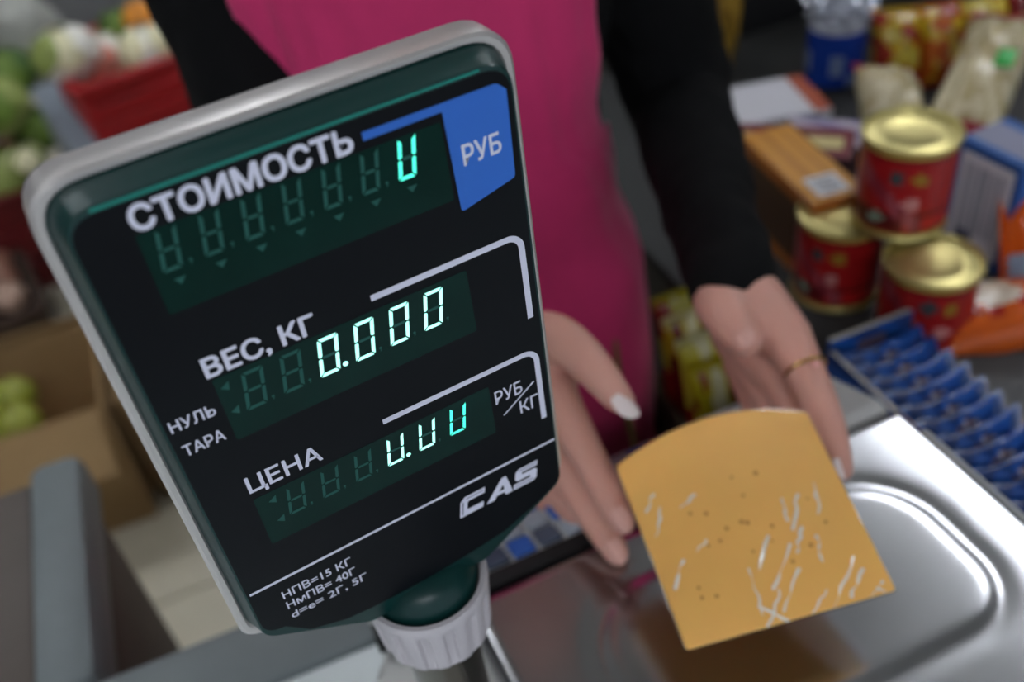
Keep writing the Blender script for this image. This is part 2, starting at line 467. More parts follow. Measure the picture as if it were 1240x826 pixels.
# pole, ribbed collar, neck
AX, AY = .0585, .250
m_pole = mat('polished pole', '#7d786f', rough=.25, metal=1.0, var=.05, scale=30)
b = lathe([(.0165, .90), (.0165, CZ - .360)], 32); bmesh.ops.translate(b, verts=b.verts, vec=(AX, AY, 0)); mk('pole', b, m_pole, scale, world=True)
b = lathe([(.03, .945), (.03, .956), (.026, .960), (.019, .962), (.0168, .966)], 32); bmesh.ops.translate(b, verts=b.verts, vec=(AX, AY, 0)); mk('pole_base', b, m_body, scale, world=True)
m_collar = mat('lilac grey collar plastic', '#c9c3c6', rough=.5, var=.04, scale=50)
b = bmesh.new(); rings = []
SEG = 180
for r0, z, fl_ in [(.0235, -.369, .0), (.0246, -.368, .6), (.0252, -.364, 1), (.0266, -.345, 1), (.0268, -.3425, .4), (.0270, -.3405, 0), (.0271, -.3365, 0), (.0266, -.3350, 0), (.0245, -.3350, 0), (.0240, -.340, 0)]:
    ring = []
    for k in range(SEG):
        a = 2 * PI * k / SEG
        s = math.cos(15 * a); g = max(0.0, min(1.0, .1 + 2.2 * s))
        r = r0 - fl_ * .0024 * g
        ring.append(b.verts.new((AX + r * math.cos(a), AY + r * math.sin(a), CZ + z)))
    rings.append(ring)
for i in range(len(rings) - 1):
    for k in range(SEG): b.faces.new((rings[i][k], rings[i][(k + 1) % SEG], rings[i + 1][(k + 1) % SEG], rings[i + 1][k]))
b.faces.new(list(reversed(rings[0]))); b.faces.new(rings[-1])
mk('ribbed_collar', b, m_collar, scale, world=True, label='ribbed pale grey collar nut', ang=50)
m_teal = mat('smoked teal acrylic', '#0a3431', rough=.32, var=.1, scale=20, coat=.0, spec=.4)
b = lathe([(.0238, -.350), (.0240, -.338), (.0236, -.3345), (.0215, -.3300), (.0180, -.3265), (.011, -.3240)], 40); bmesh.ops.translate(b, verts=b.verts, vec=(AX, AY + .002, CZ)); mk('neck', b, m_teal, scale, world=True, label='smoked teal neck dome')

# ---- pole display, panel plane y = .24, coordinates in mm (x, z below the camera height)
Y0 = .24
def pf(u, v, t): return (u / 1000, Y0 + t / 1000, CZ + v / 1000)
m_silver = mat('satin silver rim', '#d2cdc9', rough=.34, metal=.6, var=.05, scale=20)
m_rear = mat('rear housing grey', '#8e8c88', rough=.5, var=.05)
m_face = mat('black printed face', '#0a0d12', rough=.3, var=.1, scale=30, spec=.2)
m_white = mat('white print', '#e6e6f6', rough=.5, var=.03)
m_bluep = mat('blue print', '#2f6fd0', rough=.45, var=.04)
m_win = mat('dark green display window', '#082a24', rough=.18, var=.3, scale=60, spec=.2)
m_un = mat('unlit segment', '#17594f', rough=.5, var=.15, scale=200)
m_lit = mat('lit segment green', '#58ffe0', rough=.5, var=.02, emit='#48f5d2', estr=.85)
m_lit2 = mat('lit segment white', '#c8fff4', rough=.5, var=.02, emit='#a4ffec', estr=1.0)
hexa = lambda x0, x1, zt, zs, zb, xb0, xb1, r: roundpoly([(x0, zs), (x0, zt), (x1, zt), (x1, zs), (xb1, zb), (xb0, zb)], r)
rim_out = hexa(-15.5, 131, -115.5, -318, -338, 34, 82, [9, 15, 15, 9, 4, 4])
rim_in = hexa(-11.5, 127, -118.6, -314, -334, 35, 81, [8, 14, 14, 8, 4, 4])
# silver rim ring with depth
b = bmesh.new(); n = len(rim_out)
prof = [(1.0, 0, 13.0), (1.0, 1, 12.2), (0.35, 1, 11.4), (0, 1, 12.0), (0, 1, 22.5), (.5, 1, 24)]
R_ = []
for f, _, t in [(1.0, 0, 16), (1.0, 0, 12.2), (.75, 0, 11.2), (.3, 0, 11.2), (.0, 0, 12.4), (.0, 0, 23.5), (.4, 0, 25.5), (1.0, 0, 26.5)]:
    R_.append([b.verts.new(pf(o[0] + (i[0] - o[0]) * f, o[1] + (i[1] - o[1]) * f, t)) for o, i in zip(rim_out, rim_in)])
for k in range(len(R_) - 1):
    for i in range(n): b.faces.new((R_[k][i], R_[k][(i + 1) % n], R_[k + 1][(i + 1) % n], R_[k + 1][i]))
b.faces.new(list(reversed(R_[0]))); b.faces.new(R_[-1])
bmesh.ops.recalc_face_normals(b, faces=b.faces)
mk('display_rim', b, m_silver, scale, world=True, label='satin silver rim around the display', ang=35)
rear = hexa(-6, 122, -124, -308, -330, 36, 80, 10)
mk('display_rear', prism(rear, pf, 26, 44, bev=6, taper=.92), m_rear, scale, world=True)
# acrylic cover with drafted sides
face_out = hexa(-8.3, 123.4, -121, -308.5, -332, 31, 84, [9, 10, 10, 9, 5, 5])
b = bmesh.new(); cover_base = hexa(-11.8, 127.3, -118.4, -313, -335, 33, 82, [9, 13, 13, 9, 5, 5])
R_ = []
for f, t in [(0, 14), (.0, 11.5), (.5, 6), (.85, 1.6), (.93, .5), (1.0, .06), (1.06, 0)]:
    R_.append([b.verts.new(pf(o[0] + (i[0] - o[0]) * f, o[1] + (i[1] - o[1]) * f, t)) for o, i in zip(cover_base, face_out)])
n = len(face_out)
for k in range(len(R_) - 1):
    for i in range(n): b.faces.new((R_[k][i], R_[k][(i + 1) % n], R_[k + 1][(i + 1) % n], R_[k + 1][i]))
b.faces.new(list(reversed(R_[0]))); b.faces.new(R_[-1]); bmesh.ops.recalc_face_normals(b, faces=b.faces)
mk('display_cover', b, m_teal, scale, world=True, label='dark smoked teal acrylic cover', ang=25)
m_crease_hi = mat('teal crease highlight', '#17897a', rough=.25, var=.1, scale=30, coat=.4)  # brighter teal: highlight along the top crease, put into the colour
mk('crease_highlight', prism([(-.5, -122.3), (-.5, -121.2), (113, -121.2), (113, -122.0)], pf, -.12, .2), m_crease_hi, scale, world=True, smooth=False)
# printed black face with concave lower boundary
arc = [(95, -320.5), (84, -322), (72, -323.2), (58, -324), (44, -324), (32, -323.4), (22, -322.2)]
fpts = roundpoly([(-7.6, -307.5), (-7.6, -122.6), (122.6, -122.6), (122.6, -307.5), (111, -314)], [8, 9, 9, 7, 0]) + arc + [(8, -317)]
face = mk('display_face', prism(fpts, pf, -.25, .2), m_face, scale, world=True, smooth=False, label='black printed display face')
# windows
ZW = -.30
for nm, (x0, x1, z0, z1) in {'a': (7.2, 98.2, -159.6, -132.6), 'b': (10.6, 97.9, -212.6, -186.6), 'c': (7.6, 98.4, -263.6, -239.8)}.items():
    wn = mk('display_window', prism(rrect(x0, x1, z0, z1, .8, 3), pf, ZW, .1), m_win, scale, world=True, smooth=False, label='dark green display window')
    if nm == 'a': W1 = wn
    if nm == 'b': W2 = wn
    if nm == 'c': W3 = wn
SH = .165
def seg_pts(name, w, h, t):
    """seven-segment bar polygons in unslanted digit space (0..w, 0..h), bar thickness t"""
    g = .42; m = h / 2
    return {'a': [(g, h), (w - g, h), (w - t - g * .4, h - t), (t + g * .4, h - t)],
            'd': [(t + g * .4, t), (w - t - g * .4, t), (w - g, 0), (g, 0)],
            'g': [(t * .6 + g, m), (t + g, m + t * .42), (w - t - g, m + t * .42), (w - t * .6 - g, m), (w - t - g, m - t * .42), (t + g, m - t * .42)],
            'f': [(0, h - g), (t, h - t - g), (t, m + g + t * .25), (t * .45, m + g * .6), (0, m + g + t * .1)],
            'e': [(0, g), (0, m - g - t * .1), (t * .45, m - g * .6), (t, m - g - t * .25), (t, t + g)],
            'b': [(w, h - g), (w, m + g + t * .1), (w - t * .45, m + g * .6), (w - t, m + g + t * .25), (w - t, h - t - g)],
            'c': [(w, g), (w - t, t + g), (w - t, m - g - t * .25), (w - t * .45, m - g * .6), (w, m - g - t * .1)]}[name]
def digit(x, zb, w, h, t, lit, segs, mats, par):
    b = bmesh.new()
    for s in segs:
        p = [(x + u + (v) * SH, zb + v) for u, v in seg_pts(s, w, h, t)]
        nb = len(b.faces)
        prism(p, pf, -.36, -.29, bm=b)
        b.faces.ensure_lookup_table()
        for f in list(b.faces)[nb:]: f.material_index = 1 if s in lit else 0
    mk('digit', b, mats, par, world=True, smooth=False)
def dot(x, z, r, m, par, tail=False):
    p = [(x + r * math.cos(a * PI / 6), z + r * math.sin(a * PI / 6)) for a in range(12)]
    b = prism(p, pf, -.36, -.29)
    if tail: prism([(x - .2 * r, z - 1.4 * r), (x + r * .9, z - 1.4 * r), (x - .6 * r, z - 3.0 * r)], pf, -.36, -.29, bm=b)
    mk('decimal_point', b, m, par, world=True, smooth=False)
def arrow(p, par): mk('arrow_marker', prism(p, pf, -.36, -.29), m_un, par, world=True, smooth=False)
for i in range(7):
    x = 10.0 + i * 11.97
    digit(x, -146.4, 5.7, 13.4, 1.15, 'fbecd' if i == 6 else '', 'bcdefg', [m_un, m_lit], W1)
    if i < 6: dot(x + 8.2, -145.2, .5, m_un, W1, True)
    arrow([(x + 2, -149.2), (x + 5.4, -149.2), (x + 3.5, -151.4)], W1)
for i in range(6):
    x = 16.8 + i * 12.5
    digit(x, -203.3, 6.9, 14.6, 1.2, 'abcdef' if i > 1 else '', 'abcdefg', [m_un, m_lit2], W2)
    dot(x + 9.0, -202.0, .95 if i == 2 else .5, m_lit2 if i == 2 else m_un, W2, i != 2)
for i in range(6):
    x = 16.8 + i * 12.65
    digit(x, -254.4, 6.4, 12.9, 1.05, 'bcdef' if i > 2 else '', 'bcdefg', [m_un, m_lit2 if i < 5 else m_lit], W3)
    if i < 5: dot(x + 8.4, -253.4, .85 if i == 3 else .45, m_lit2 if i == 3 else m_un, W3, i != 3)
for zb, W in ((-191, W2), (-244, W3)):
    arrow([(12.0, zb), (15.0, zb + 1.8), (14.4, zb - 1.6)], W)
    arrow([(12.2, zb - 10), (15.2, zb - 8.4), (14.6, zb - 11.8)], W)
# print
def letter(body, x0, x1, z0, z1, bold, m=None, name='lettering', par=None, base=None, t=-.32):
    """bold in mm: the glyphs are thickened by shifted copies"""
    b = bmesh.new()
    src = text_mesh(body, x0 + bold, x1 - bold, z0 + bold, z1 - bold, 0.0, base)
    me = bpy.data.meshes.new('t'); src.to_mesh(me); src.free()
    for k in range(8 if bold else 1):
        n0 = len(b.verts); b.from_mesh(me); b.verts.ensure_lookup_table()
        dx, dz = (bold * math.cos(k * PI / 4), bold * math.sin(k * PI / 4)) if bold else (0, 0)
        for v in list(b.verts)[n0:]: v.co = pf(v.co.x + dx, v.co.y + dz, t - k * .002)
    bpy.data.meshes.remove(me)
    bmesh.ops.reverse_faces(b, faces=b.faces)
    return mk(name, b, m or m_white, par or face, world=True, smooth=False)
letter('СТОИМОСТЬ', 7.3, 71.0, -132.0, -123.9, .36)
letter('ВЕС, КГ', 9.5, 45.4, -185.6, -177.8, .30)
letter('НУЛЬ', -6.1, 8.2, -199.4, -194.8, .10)
letter('ТАРА', -5.4, 7.9, -210.1, -205.4, .10)
letter('ЦЕНА', 7.5, 34.0, -236.7, -229.2, .18)
letter('РУБ', 100.2, 111.8, -250.3, -243.9, .08)
letter('КГ', 109.7, 117.8, -260.6, -254.2, .08)
letter('НПВ=15 КГ', 3.5, 31.1, -293.4, -289.2, .06)
letter('НмПВ= 40Г', 3.5, 31.4, -299.6, -295.5, .06)
letter('d=e= 2Г, 5Г', 3.6, 34.8, -305.7, -301.7, .06)
def flat(name, pts, m, par=face, t0=-.33, t1=-.2): return mk(name, prism(pts, pf, t0, t1), m, par, world=True, smooth=False)
flat('slash', [(102.4, -257.1), (102.9, -257.4), (117.2, -247.9), (116.8, -247.4)], m_white)
flat('rule_line', [(-6.6, -283.4), (-6.6, -282.2), (122.6, -282.2), (122.6, -283.3)], m_white)
bp = flat('blue_patch', roundpoly([(74, -127.1), (117.8, -127.1), (120.9, -130.0), (120.2, -160.0), (100.0, -164.8), (99.2, -129.8), (74, -129.8)], [.3, 3.0, .3, 1.6, 1.2, .6, .3], 4), m_bluep)
letter('РУБ', 103.3, 116.8, -149.6, -142.4, .16, t=-.40)
def bracket(name, x0, zt, xr, zb, th, r):
    p = [(x0, zt - th), (x0, zt)]
    for k in range(9):
        a = PI / 2 * (1 - k / 8); p.append((xr - r + r * math.cos(a), zt - r + r * math.sin(a)))
    p += [(xr, zb), (xr - th, zb)]
    for k in range(9):
        a = PI / 2 * k / 8; p.append((xr - r + (r - th) * math.cos(a), zt - r + (r - th) * math.sin(a)))
    flat(name, p, m_white)
bracket('bracket_line', 64.4, -180.8, 120.3, -217.8, 2.3, 6.2)
bracket('bracket_line', 57.3, -232.0, 120.4, -268.6, 2.2, 6.2)
# maker's logo in slanted block letters, outline and core
def logo(x, polys):
    S = .18
    for p in polys:
        flat('logo_letter', [(x + u + (v - 5) * S, -299.6 + v) for u, v in p], m_white)
logo(77.6, [[(0, 0), (0, 8.2), (1.8, 10.3), (11.0, 10.3), (11.0, 7.4), (3.9, 7.4), (3.2, 6.8), (3.2, 3.0), (10.6, 3.0), (10.6, 0)]])
logo(89.8, [[(0, 0), (6.4, 10.3), (8.4, 10.3), (12.2, 0), (8.8, 0), (8.2, 1.8), (4.6, 1.8), (3.6, 0)]])
logo(102.3, [[(0, 0), (0, 2.8), (7.6, 2.8), (7.6, 4.0), (1.6, 4.0), (.4, 5.2), (.4, 8.9), (1.8, 10.3), (10.6, 10.3), (10.6, 7.7), (3.6, 7.7), (3.6, 6.6), (9.6, 6.6), (10.8, 5.4), (10.8, 1.2), (9.6, 0)]])
m_line = mat('logo inner line', '#5a5a72', rough=.5, var=.05)
def core(x, p): flat('logo_inline', [(x + u + (v - 5) * .18, -299.6 + v) for u, v in p], m_line, t0=-.36, t1=-.3)
core(77.6, [(.9, .9), (.9, 8.0), (1.4, 8.0), (1.4, .9)]); core(77.6, [(2.6, 9.2), (10.2, 9.2), (10.2, 8.8), (2.6, 8.8)])
flat('logo_inline', [(89.8 + u + (v - 5) * .18, -299.6 + v) for u, v in [(5.6, 3.6), (7.9, 3.6), (7.2, 6.3)]], m_face, t0=-.36, t1=-.3)
core(102.3, [(2.0, 9.3), (10.0, 9.3), (10.0, 8.9), (2.0, 8.9)]); core(102.3, [(.6, 1.6), (9.3, 1.6), (9.3, 1.2), (.6, 1.2)])

# ================================================================== CHEESE
m_cheese = mat('yellow cheese', '#efb660', rough=.5, var=.07, scale=25, sss=.25, bump=.08, bscale=90)
m_film = mat('clear film', '#ffffff', rough=.08, trans=1.0, var=.01, ior=1.3, alpha=.22)
m_filmhi = mat('film wrinkle glint', '#fffaf0', rough=.1, var=.02, alpha=.85, spec=1.0)
m_hole = mat('cheese hole', '#b9762c', rough=.6, var=.1)
CT = [Vector(p) for p in ((.182, .289, 1.0478), (.288, .262, 1.0450), (.263, .170, 1.0110), (.158, .199, 1.0150))]   # TL TR BR BL
cn = (CT[1] - CT[0]).cross(CT[3] - CT[0]).normalized()
if cn.z < 0: cn = -cn
cb = sum(CT, Vector()) / 4
ex = ((CT[1] - CT[0]) + (CT[2] - CT[3])).normalized(); ey = cn.cross(ex)
cm = Matrix((ex, ey, cn)).transposed()
che = thing('cheese_slab', 'square slab of yellow cheese wrapped in clear film held over the platter', 'cheese', cb - cn * .010, rot=cm)
def cl(p): q = p - cb; return (q.dot(ex), q.dot(ey))
tl, tr, br, bl = [cl(p) for p in CT]
out = [tl]
for k in range(1, 10):                       # bulging far edge
    s = k / 10; q = Vector(tl).lerp(Vector(tr), s); out.append((q.x, q.y + .011 * 4 * s * (1 - s) * (1 + .25 * s)))
out += [tr, br, bl]
out = roundpoly(out, [.002] + [0] * 9 + [.004, .002, .002], 4)
# slab: top face = outline, underside inset
b = bmesh.new(); R_ = []
for f, z in [(.88, 0), (.95, .0008), (.985, .004), (1.0, .0092), (.996, .0098), (.985, .0100)]:
    R_.append([b.verts.new((p[0] * f, p[1] * f + (1 - f) * .02, z)) for p in out])
n = len(out)
for k in range(len(R_) - 1):
    for i in range(n): b.faces.new((R_[k][i], R_[k][(i + 1) % n], R_[k + 1][(i + 1) % n], R_[k + 1][i]))
b.faces.new(list(reversed(R_[0]))); b.faces.new(R_[-1]); bmesh.ops.recalc_face_normals(b, faces=b.faces)
mk('cheese_block', b, m_cheese, che, ang=50)
rnd = random.Random(3)
holes = [(858, 661), (872, 655), (846, 712), (868, 722), (935, 637), (935, 655), (978, 604), (982, 660), (900, 600), (886, 578), (915, 573), (1000, 632), (905, 633), (850, 724), (880, 640), (912, 668), (960, 680), (898, 632), (836, 622), (855, 622)]
for (px, py) in holes:
    r = ray(px, py); o_ = Vector((0, 0, CZ)); t_ = (cb - o_).dot(cn) / r.dot(cn); q = cl(o_ + r * t_)
    rr = rnd.uniform(.0007, .0014)
    b = lathe([(rr, 0), (rr * .9, .0003), (rr * .3, .0001)], 8); bmesh.ops.translate(b, verts=b.verts, vec=(q[0], q[1], .0099)); mk('hole', b, m_hole, che)
# film wrinkles as thin white tubes, their glints put into the colour
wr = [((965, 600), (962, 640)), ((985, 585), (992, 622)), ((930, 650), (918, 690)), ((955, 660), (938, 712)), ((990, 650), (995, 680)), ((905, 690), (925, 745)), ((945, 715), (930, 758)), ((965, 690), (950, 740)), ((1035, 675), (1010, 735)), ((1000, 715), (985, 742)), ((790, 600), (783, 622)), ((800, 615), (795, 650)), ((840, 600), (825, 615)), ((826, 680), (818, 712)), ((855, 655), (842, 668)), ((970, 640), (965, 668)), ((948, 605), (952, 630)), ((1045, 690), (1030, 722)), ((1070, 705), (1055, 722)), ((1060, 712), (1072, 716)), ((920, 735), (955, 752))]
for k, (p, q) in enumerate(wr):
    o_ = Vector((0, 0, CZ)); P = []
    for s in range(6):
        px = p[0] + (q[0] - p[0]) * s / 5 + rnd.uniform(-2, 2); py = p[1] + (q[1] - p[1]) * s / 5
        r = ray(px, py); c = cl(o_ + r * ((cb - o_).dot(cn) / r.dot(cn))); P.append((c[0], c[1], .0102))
    mk('film_wrinkle_glint', tube(P, [rnd.uniform(.0001, .0012) for _ in range(6)], 6), m_filmhi, che)
b = bmesh.new(); R_ = []
for f, z in [(.90, -.0006), (.96, .0004), (1.0, .004), (1.012, .0093), (1.004, .0103), (.985, .0106)]:
    R_.append([b.verts.new((p[0] * f + .0004 * noise.noise(Vector((p[0] * 300, p[1] * 300, z * 900))), p[1] * f + (1 - f) * .02, z)) for p in out])
for k in range(len(R_) - 1):
    for i in range(n): b.faces.new((R_[k][i], R_[k][(i + 1) % n], R_[k + 1][(i + 1) % n], R_[k + 1][i]))
mk('film_wrap', b, m_film, che, label='clear plastic film around the rim of the cheese')

# ================================================================== PERSON
m_skin = mat('skin', '#cf9a8a', rough=.5, var=.07, scale=30, sss=.3, bump=.05, bscale=260)
m_sweater = mat('black knit', '#0b0b0c', rough=.9, var=.25, scale=60, bump=.35, bscale=500, spec=.2)
m_apron = mat('pink apron cloth', '#d02c6a', rough=.75, var=.06, scale=60, bump=.12, bscale=700, sheen=.15)
m_nail = mat('pale nail polish', '#e6d6d2', rough=.15, var=.03, coat=.5)
m_nail2 = mat('natural nail', '#d9a79a', rough=.25, var=.03, coat=.3)
m_gold = mat('gold', '#c9a05a', rough=.25, metal=1.0, var=.05)
m_hair = mat('dark hair', '#2a1c14', rough=.5, var=.3, scale=90, stretch=(6, 6, 1))
m_cord = mat('olive cord', '#7a6a35', rough=.8, var=.2, scale=200)
BX, BY = .272, .662
TYAW = math.radians(-20)
def body(x, y, z=0.0):
    return Vector((BX + x * math.cos(TYAW) - y * math.sin(TYAW), BY + x * math.sin(TYAW) + y * math.cos(TYAW), z))
# torso sections: z, half width, half depth, centre y shift
SECT = [(.74, .146, .128, -.005), (.84, .150, .128, -.010), (.92, .146, .122, -.010), (1.00, .125, .113, -.008), (1.08, .119, .108, -.006), (1.16, .134, .114, -.008), (1.24, .150, .120, -.006), (1.31, .155, .100, .005), (1.36, .135, .080, .015), (1.40, .08, .06, .02)]
def sect(z):
    for (a, b_) in zip(SECT, SECT[1:]):
        if a[0] <= z <= b_[0]:
            t = (z - a[0]) / (b_[0] - a[0]); t = t * t * (3 - 2 * t)
            return [a[k] + (b_[k] - a[k]) * t for k in range(1, 4)]
    return list(SECT[0][1:]) if z < SECT[0][0] else list(SECT[-1][1:])
def tor(z, ang, grow=0.0):
    a, d, s = sect(z)
    c, q = math.cos(ang), math.sin(ang)
    e = .86
    return body((a + grow) * math.copysign(abs(c) ** e, c), s + (d + grow) * math.copysign(abs(q) ** e, q), z)
def torso(grow, z0, z1, n=26, bm=None):
    return loft([[tor(z0 + (z1 - z0) * i / n, 2 * PI * k / 40, grow) for k in range(40)] for i in range(n + 1)], bm)
# arm paths (px, py, axial depth) turned into places
LS = body(-.145, .01, 1.325); RS = body(.135, .01, 1.325)
L_el = Vector((.135, .600, 1.07)); L_wr = atd(604, 415, .600)
R_el = Vector((.455, .590, 1.045)); R_wr = atd(886, 342, .603)
def arm(S, E, W, grow, bm, end=1.0):
    mid = S.lerp(E, .5)
    tube([S, mid, E], [.052 + grow, .044 + grow, .036 + grow], 18, bm)
    P = [E, E.lerp(W, .3), E.lerp(W, .65), E.lerp(W, end)]
    tube(P, [.036 + grow, .033 + grow, .0255 + grow, .0225 + grow * .75], 18, bm)
bd = bmesh.new()
torso(-.006, .76, 1.40, bm=bd)
for sx_, y in ((-.085, .665), (.085, .665)):
    tube([(BX + sx_, y, .84), (BX + sx_ * .95, y - .01, .48), (BX + sx_ * .9, y + .015, .09)], [.070, .055, .038], 18, bd)
    tube([(BX + sx_ * .9, y + .03, .04), (BX + sx_ * 1.0, y - .12, .032)], [.036, .030], 14, bd)
tube([(BX, .685, 1.36), (BX, .675, 1.47)], [.058, .052], 18, bd)
loft([[(BX + .074 * math.sin(PI * t) ** .7 * math.cos(2 * PI * k / 24), .655 + .092 * math.sin(PI * t) ** .7 * math.sin(2 * PI * k / 24), 1.43 + .225 * t) for k in range(24)] for t in [.02, .08, .16, .28, .4, .5, .6, .72, .84, .92, .98]], bd)
tube([(BX, .572, 1.55), (BX, .556, 1.528)], [.009, .013], 10, bd)      # nose
for s_ in (-1, 1): tube([(BX + s_ * .074, .66, 1.55), (BX + s_ * .079, .668, 1.51)], [.014, .009], 10, bd)   # ears
arm(LS, L_el, L_wr, -.006, bd); arm(RS, R_el, R_wr, -.006, bd)
def chain(spec, bm, seg=14):
    tube([atd(*s[:3]) for s in spec], [s[3] for s in spec], seg, bm)
# her right hand (its wrist hidden behind the display)
chain([(585, 412, .607, .024), (625, 430, .588, .025), (660, 462, .572, .020)], bd)
chain([(595, 425, .610, .022), (630, 480, .597, .021), (655, 520, .590, .017)], bd)
chain([(600, 440, .622, .020), (632, 510, .612, .019), (645, 545, .610, .014)], bd)
chain([(625, 420, .588, .020), (655, 409, .566, .0165), (684, 415, .551, .0138), (716, 443, .541, .0117), (742, 474, .534, .0095), (753, 486, .532, .0078)], bd)   # thumb
chain([(660, 462, .572, .0175), (682, 498, .555, .0128), (708, 545, .541, .0106), (736, 597, .529, .0092), (754, 632, .523, .0074)], bd)     # index
chain([(650, 510, .592, .0165), (682, 560, .577, .0122), (706, 605, .566, .0106), (732, 646, .555, .0092), (747, 670, .550, .0074)], bd)     # middle
chain([(640, 535, .612, .0150), (676, 590, .600, .0115), (714, 640, .588, .0100), (748, 680, .575, .0086), (768, 697, .568, .0070)], bd)     # ring finger
chain([(628, 545, .628, .0130), (660, 600, .618, .0100), (694, 640, .610, .0086), (722, 668, .604, .0065)], bd)     # little finger
# her left hand
chain([(886, 345, .603, .022), (915, 372, .590, .021), (950, 410, .575, .0165)], bd)
chain([(884, 350, .612, .022), (908, 395, .604, .022), (935, 440, .594, .017)], bd)
chain([(880, 356, .622, .019), (898, 405, .616, .019), (915, 445, .610, .015)], bd)
chain([(872, 352, .600, .0195), (878, 374, .584, .0170), (890, 396, .571, .0135), (903, 413, .562, .0098)], bd)      # thumb
chain([(950, 408, .574, .0165), (972, 446, .561, .0122), (994, 492, .548, .0106), (1008, 532, .538, .0092), (1018, 568, .531, .0070)], bd)   # index
chain([(935, 438, .596, .0160), (958, 486, .583, .0115), (978, 534, .572, .0100), (992, 566, .562, .0086), (1000, 590, .556, .0065)], bd)    # middle
chain([(918, 448, .610, .0145), (938, 500, .600, .0108), (956, 545, .590, .0094), (972, 575, .582, .0065)], bd)
chain([(898, 440, .624, .0125), (914, 488, .616, .0092), (930, 525, .610, .0080), (942, 548, .605, .0058)], bd)
bd = remesh(bd, .0022, 3, .5)
person = solo('person', bd, m_skin, 'person in a pink apron over a black sweater holding cheese over the scale', 'person', ang=180)
# fingernails
def nail(px, py, d, px2, py2, d2, w, m, th=.0012, up=None):
    a = atd(px, py, d); e = atd(px2, py2, d2); ax = (e - a).normalized()
    view = (Vector((0, 0, CZ)) - a).normalized()
    upv = view if up is None else (view + up).normalized()
    sd = ax.cross(upv).normalized(); nn = sd.cross(ax).normalized(); L = (e - a).length
    b = bmesh.new(); g = []
    for i in range(7):
        s = i / 6; ww = w * (1 - .55 * max(0, (s - .6) / .4) ** 2) * (.8 + .2 * min(1, s * 4)); row = []
        for j in range(7):
            t = -1 + 2 * j / 6
            row.append(b.verts.new(a + ax * (L * (s + .06 * (1 - t * t) * (1 if i == 6 else 0))) + sd * (ww * t) + nn * (th - ww * .45 * t * t)))
        g.append(row)
    for i in range(6):
        for j in range(6): b.faces.new((g[i][j], g[i + 1][j], g[i + 1][j + 1], g[i][j + 1]))
    bmesh.ops.recalc_face_normals(b, faces=b.faces)
    r = bmesh.ops.solidify(b, geom=list(b.faces), thickness=.0009)
    mk('fingernail', b, m, person, world=True)
nail(747, 478, .5255, 771, 504, .520, .0062, m_nail, up=Vector((.6, 0, .2)))
nail(743, 616, .5145, 761, 642, .510, .0056, m_nail2, up=Vector((-.5, 0, 0)))
nail(737, 656, .541, 753, 682, .537, .0056, m_nail2, up=Vector((-.5, 0, 0)))
nail(897, 403, .5535, 909, 417, .549, .0060, m_nail2)
nail(1014, 556, .5265, 1021, 580, .522, .0045, m_nail, up=Vector((1.2, 0, 0)))
# ring on the index finger of her left hand
a = atd(976, 447, .5595); ax = (atd(994, 492, .548) - atd(962, 424, .566)).normalized()
b = bmesh.new(); q = ax.orthogonal().normalized(); q2 = ax.cross(q)
V = [[b.verts.new(a + (q * math.cos(2 * PI * i / 32) + q2 * math.sin(2 * PI * i / 32)) * (.0126 + .0008 * math.cos(2 * PI * j / 8)) + ax * (.0011 * math.sin(2 * PI * j / 8))) for j in range(8)] for i in range(32)]
for i in range(32):
    for j in range(8): b.faces.new((V[i][j], V[(i + 1) % 32][j], V[(i + 1) % 32][(j + 1) % 8], V[i][(j + 1) % 8]))
bmesh.ops.recalc_face_normals(b, faces=b.faces)
ring = mk('finger_ring', b, m_gold, person, world=True, label='thin gold ring')
b = lumpy(.0022, 2, .1, 2); bmesh.ops.translate(b, verts=b.verts, vec=atd(988, 441, .546)); mk('ring_stone', b, mat('pink stone', '#e8a8a0', rough=.1, var=.05), ring, world=True)
# sweater
sw = bmesh.new()
torso(.004, .80, 1.385, bm=sw)
arm(LS, L_el, L_wr, .007, sw, .93); arm(RS, R_el, R_wr, .007, sw, 1.02)
sw = remesh(sw, .004, 6, .5)
sw.normal_update()
for v in sw.verts:
    v.co += v.normal * (.0035 * noise.noise(v.co * 22) + .002 * noise.noise(Vector((v.co.x * 15, v.co.y * 60, v.co.z * 60))))
swo = mk('sweater', sw, m_sweater, person, world=True, ang=180, label='black long sleeved sweater')
sk = bmesh.new()
for sx_, y in ((-.085, .665), (.085, .665)):
    tube([(BX + sx_, y, .86), (BX + sx_ * .95, y - .008, .48), (BX + sx_ * .9, y + .015, .12)], [.078, .072, .062], 18, sk)
torso(-.001, .76, .98, bm=sk)
mk('trousers', remesh(sk, .006, 4), m_sweater, person, world=True, ang=180)
for s_ in (-1, 1): mk('shoe', tube([(BX + s_ * .077, .70, .042), (BX + s_ * .085, .53, .04)], [.042, .038], 14), m_foot, person, world=True)
b = bmesh.new()
loft([[(BX + .088 * math.sin(PI * t) ** .6 * math.cos(2 * PI * k / 32), .672 + .098 * math.sin(PI * t) ** .6 * math.sin(2 * PI * k / 32) + .012, 1.44 + .235 * t) for k in range(32)] for t in [.02, .1, .25, .4, .55, .7, .82, .92, .99]], b)
for v in b.verts:
    if v.co.y < .61 and v.co.z < 1.61: v.co.y = .612 + (v.co.z - 1.5) * .1
mk('hair', b, m_hair, person, world=True, ang=180)
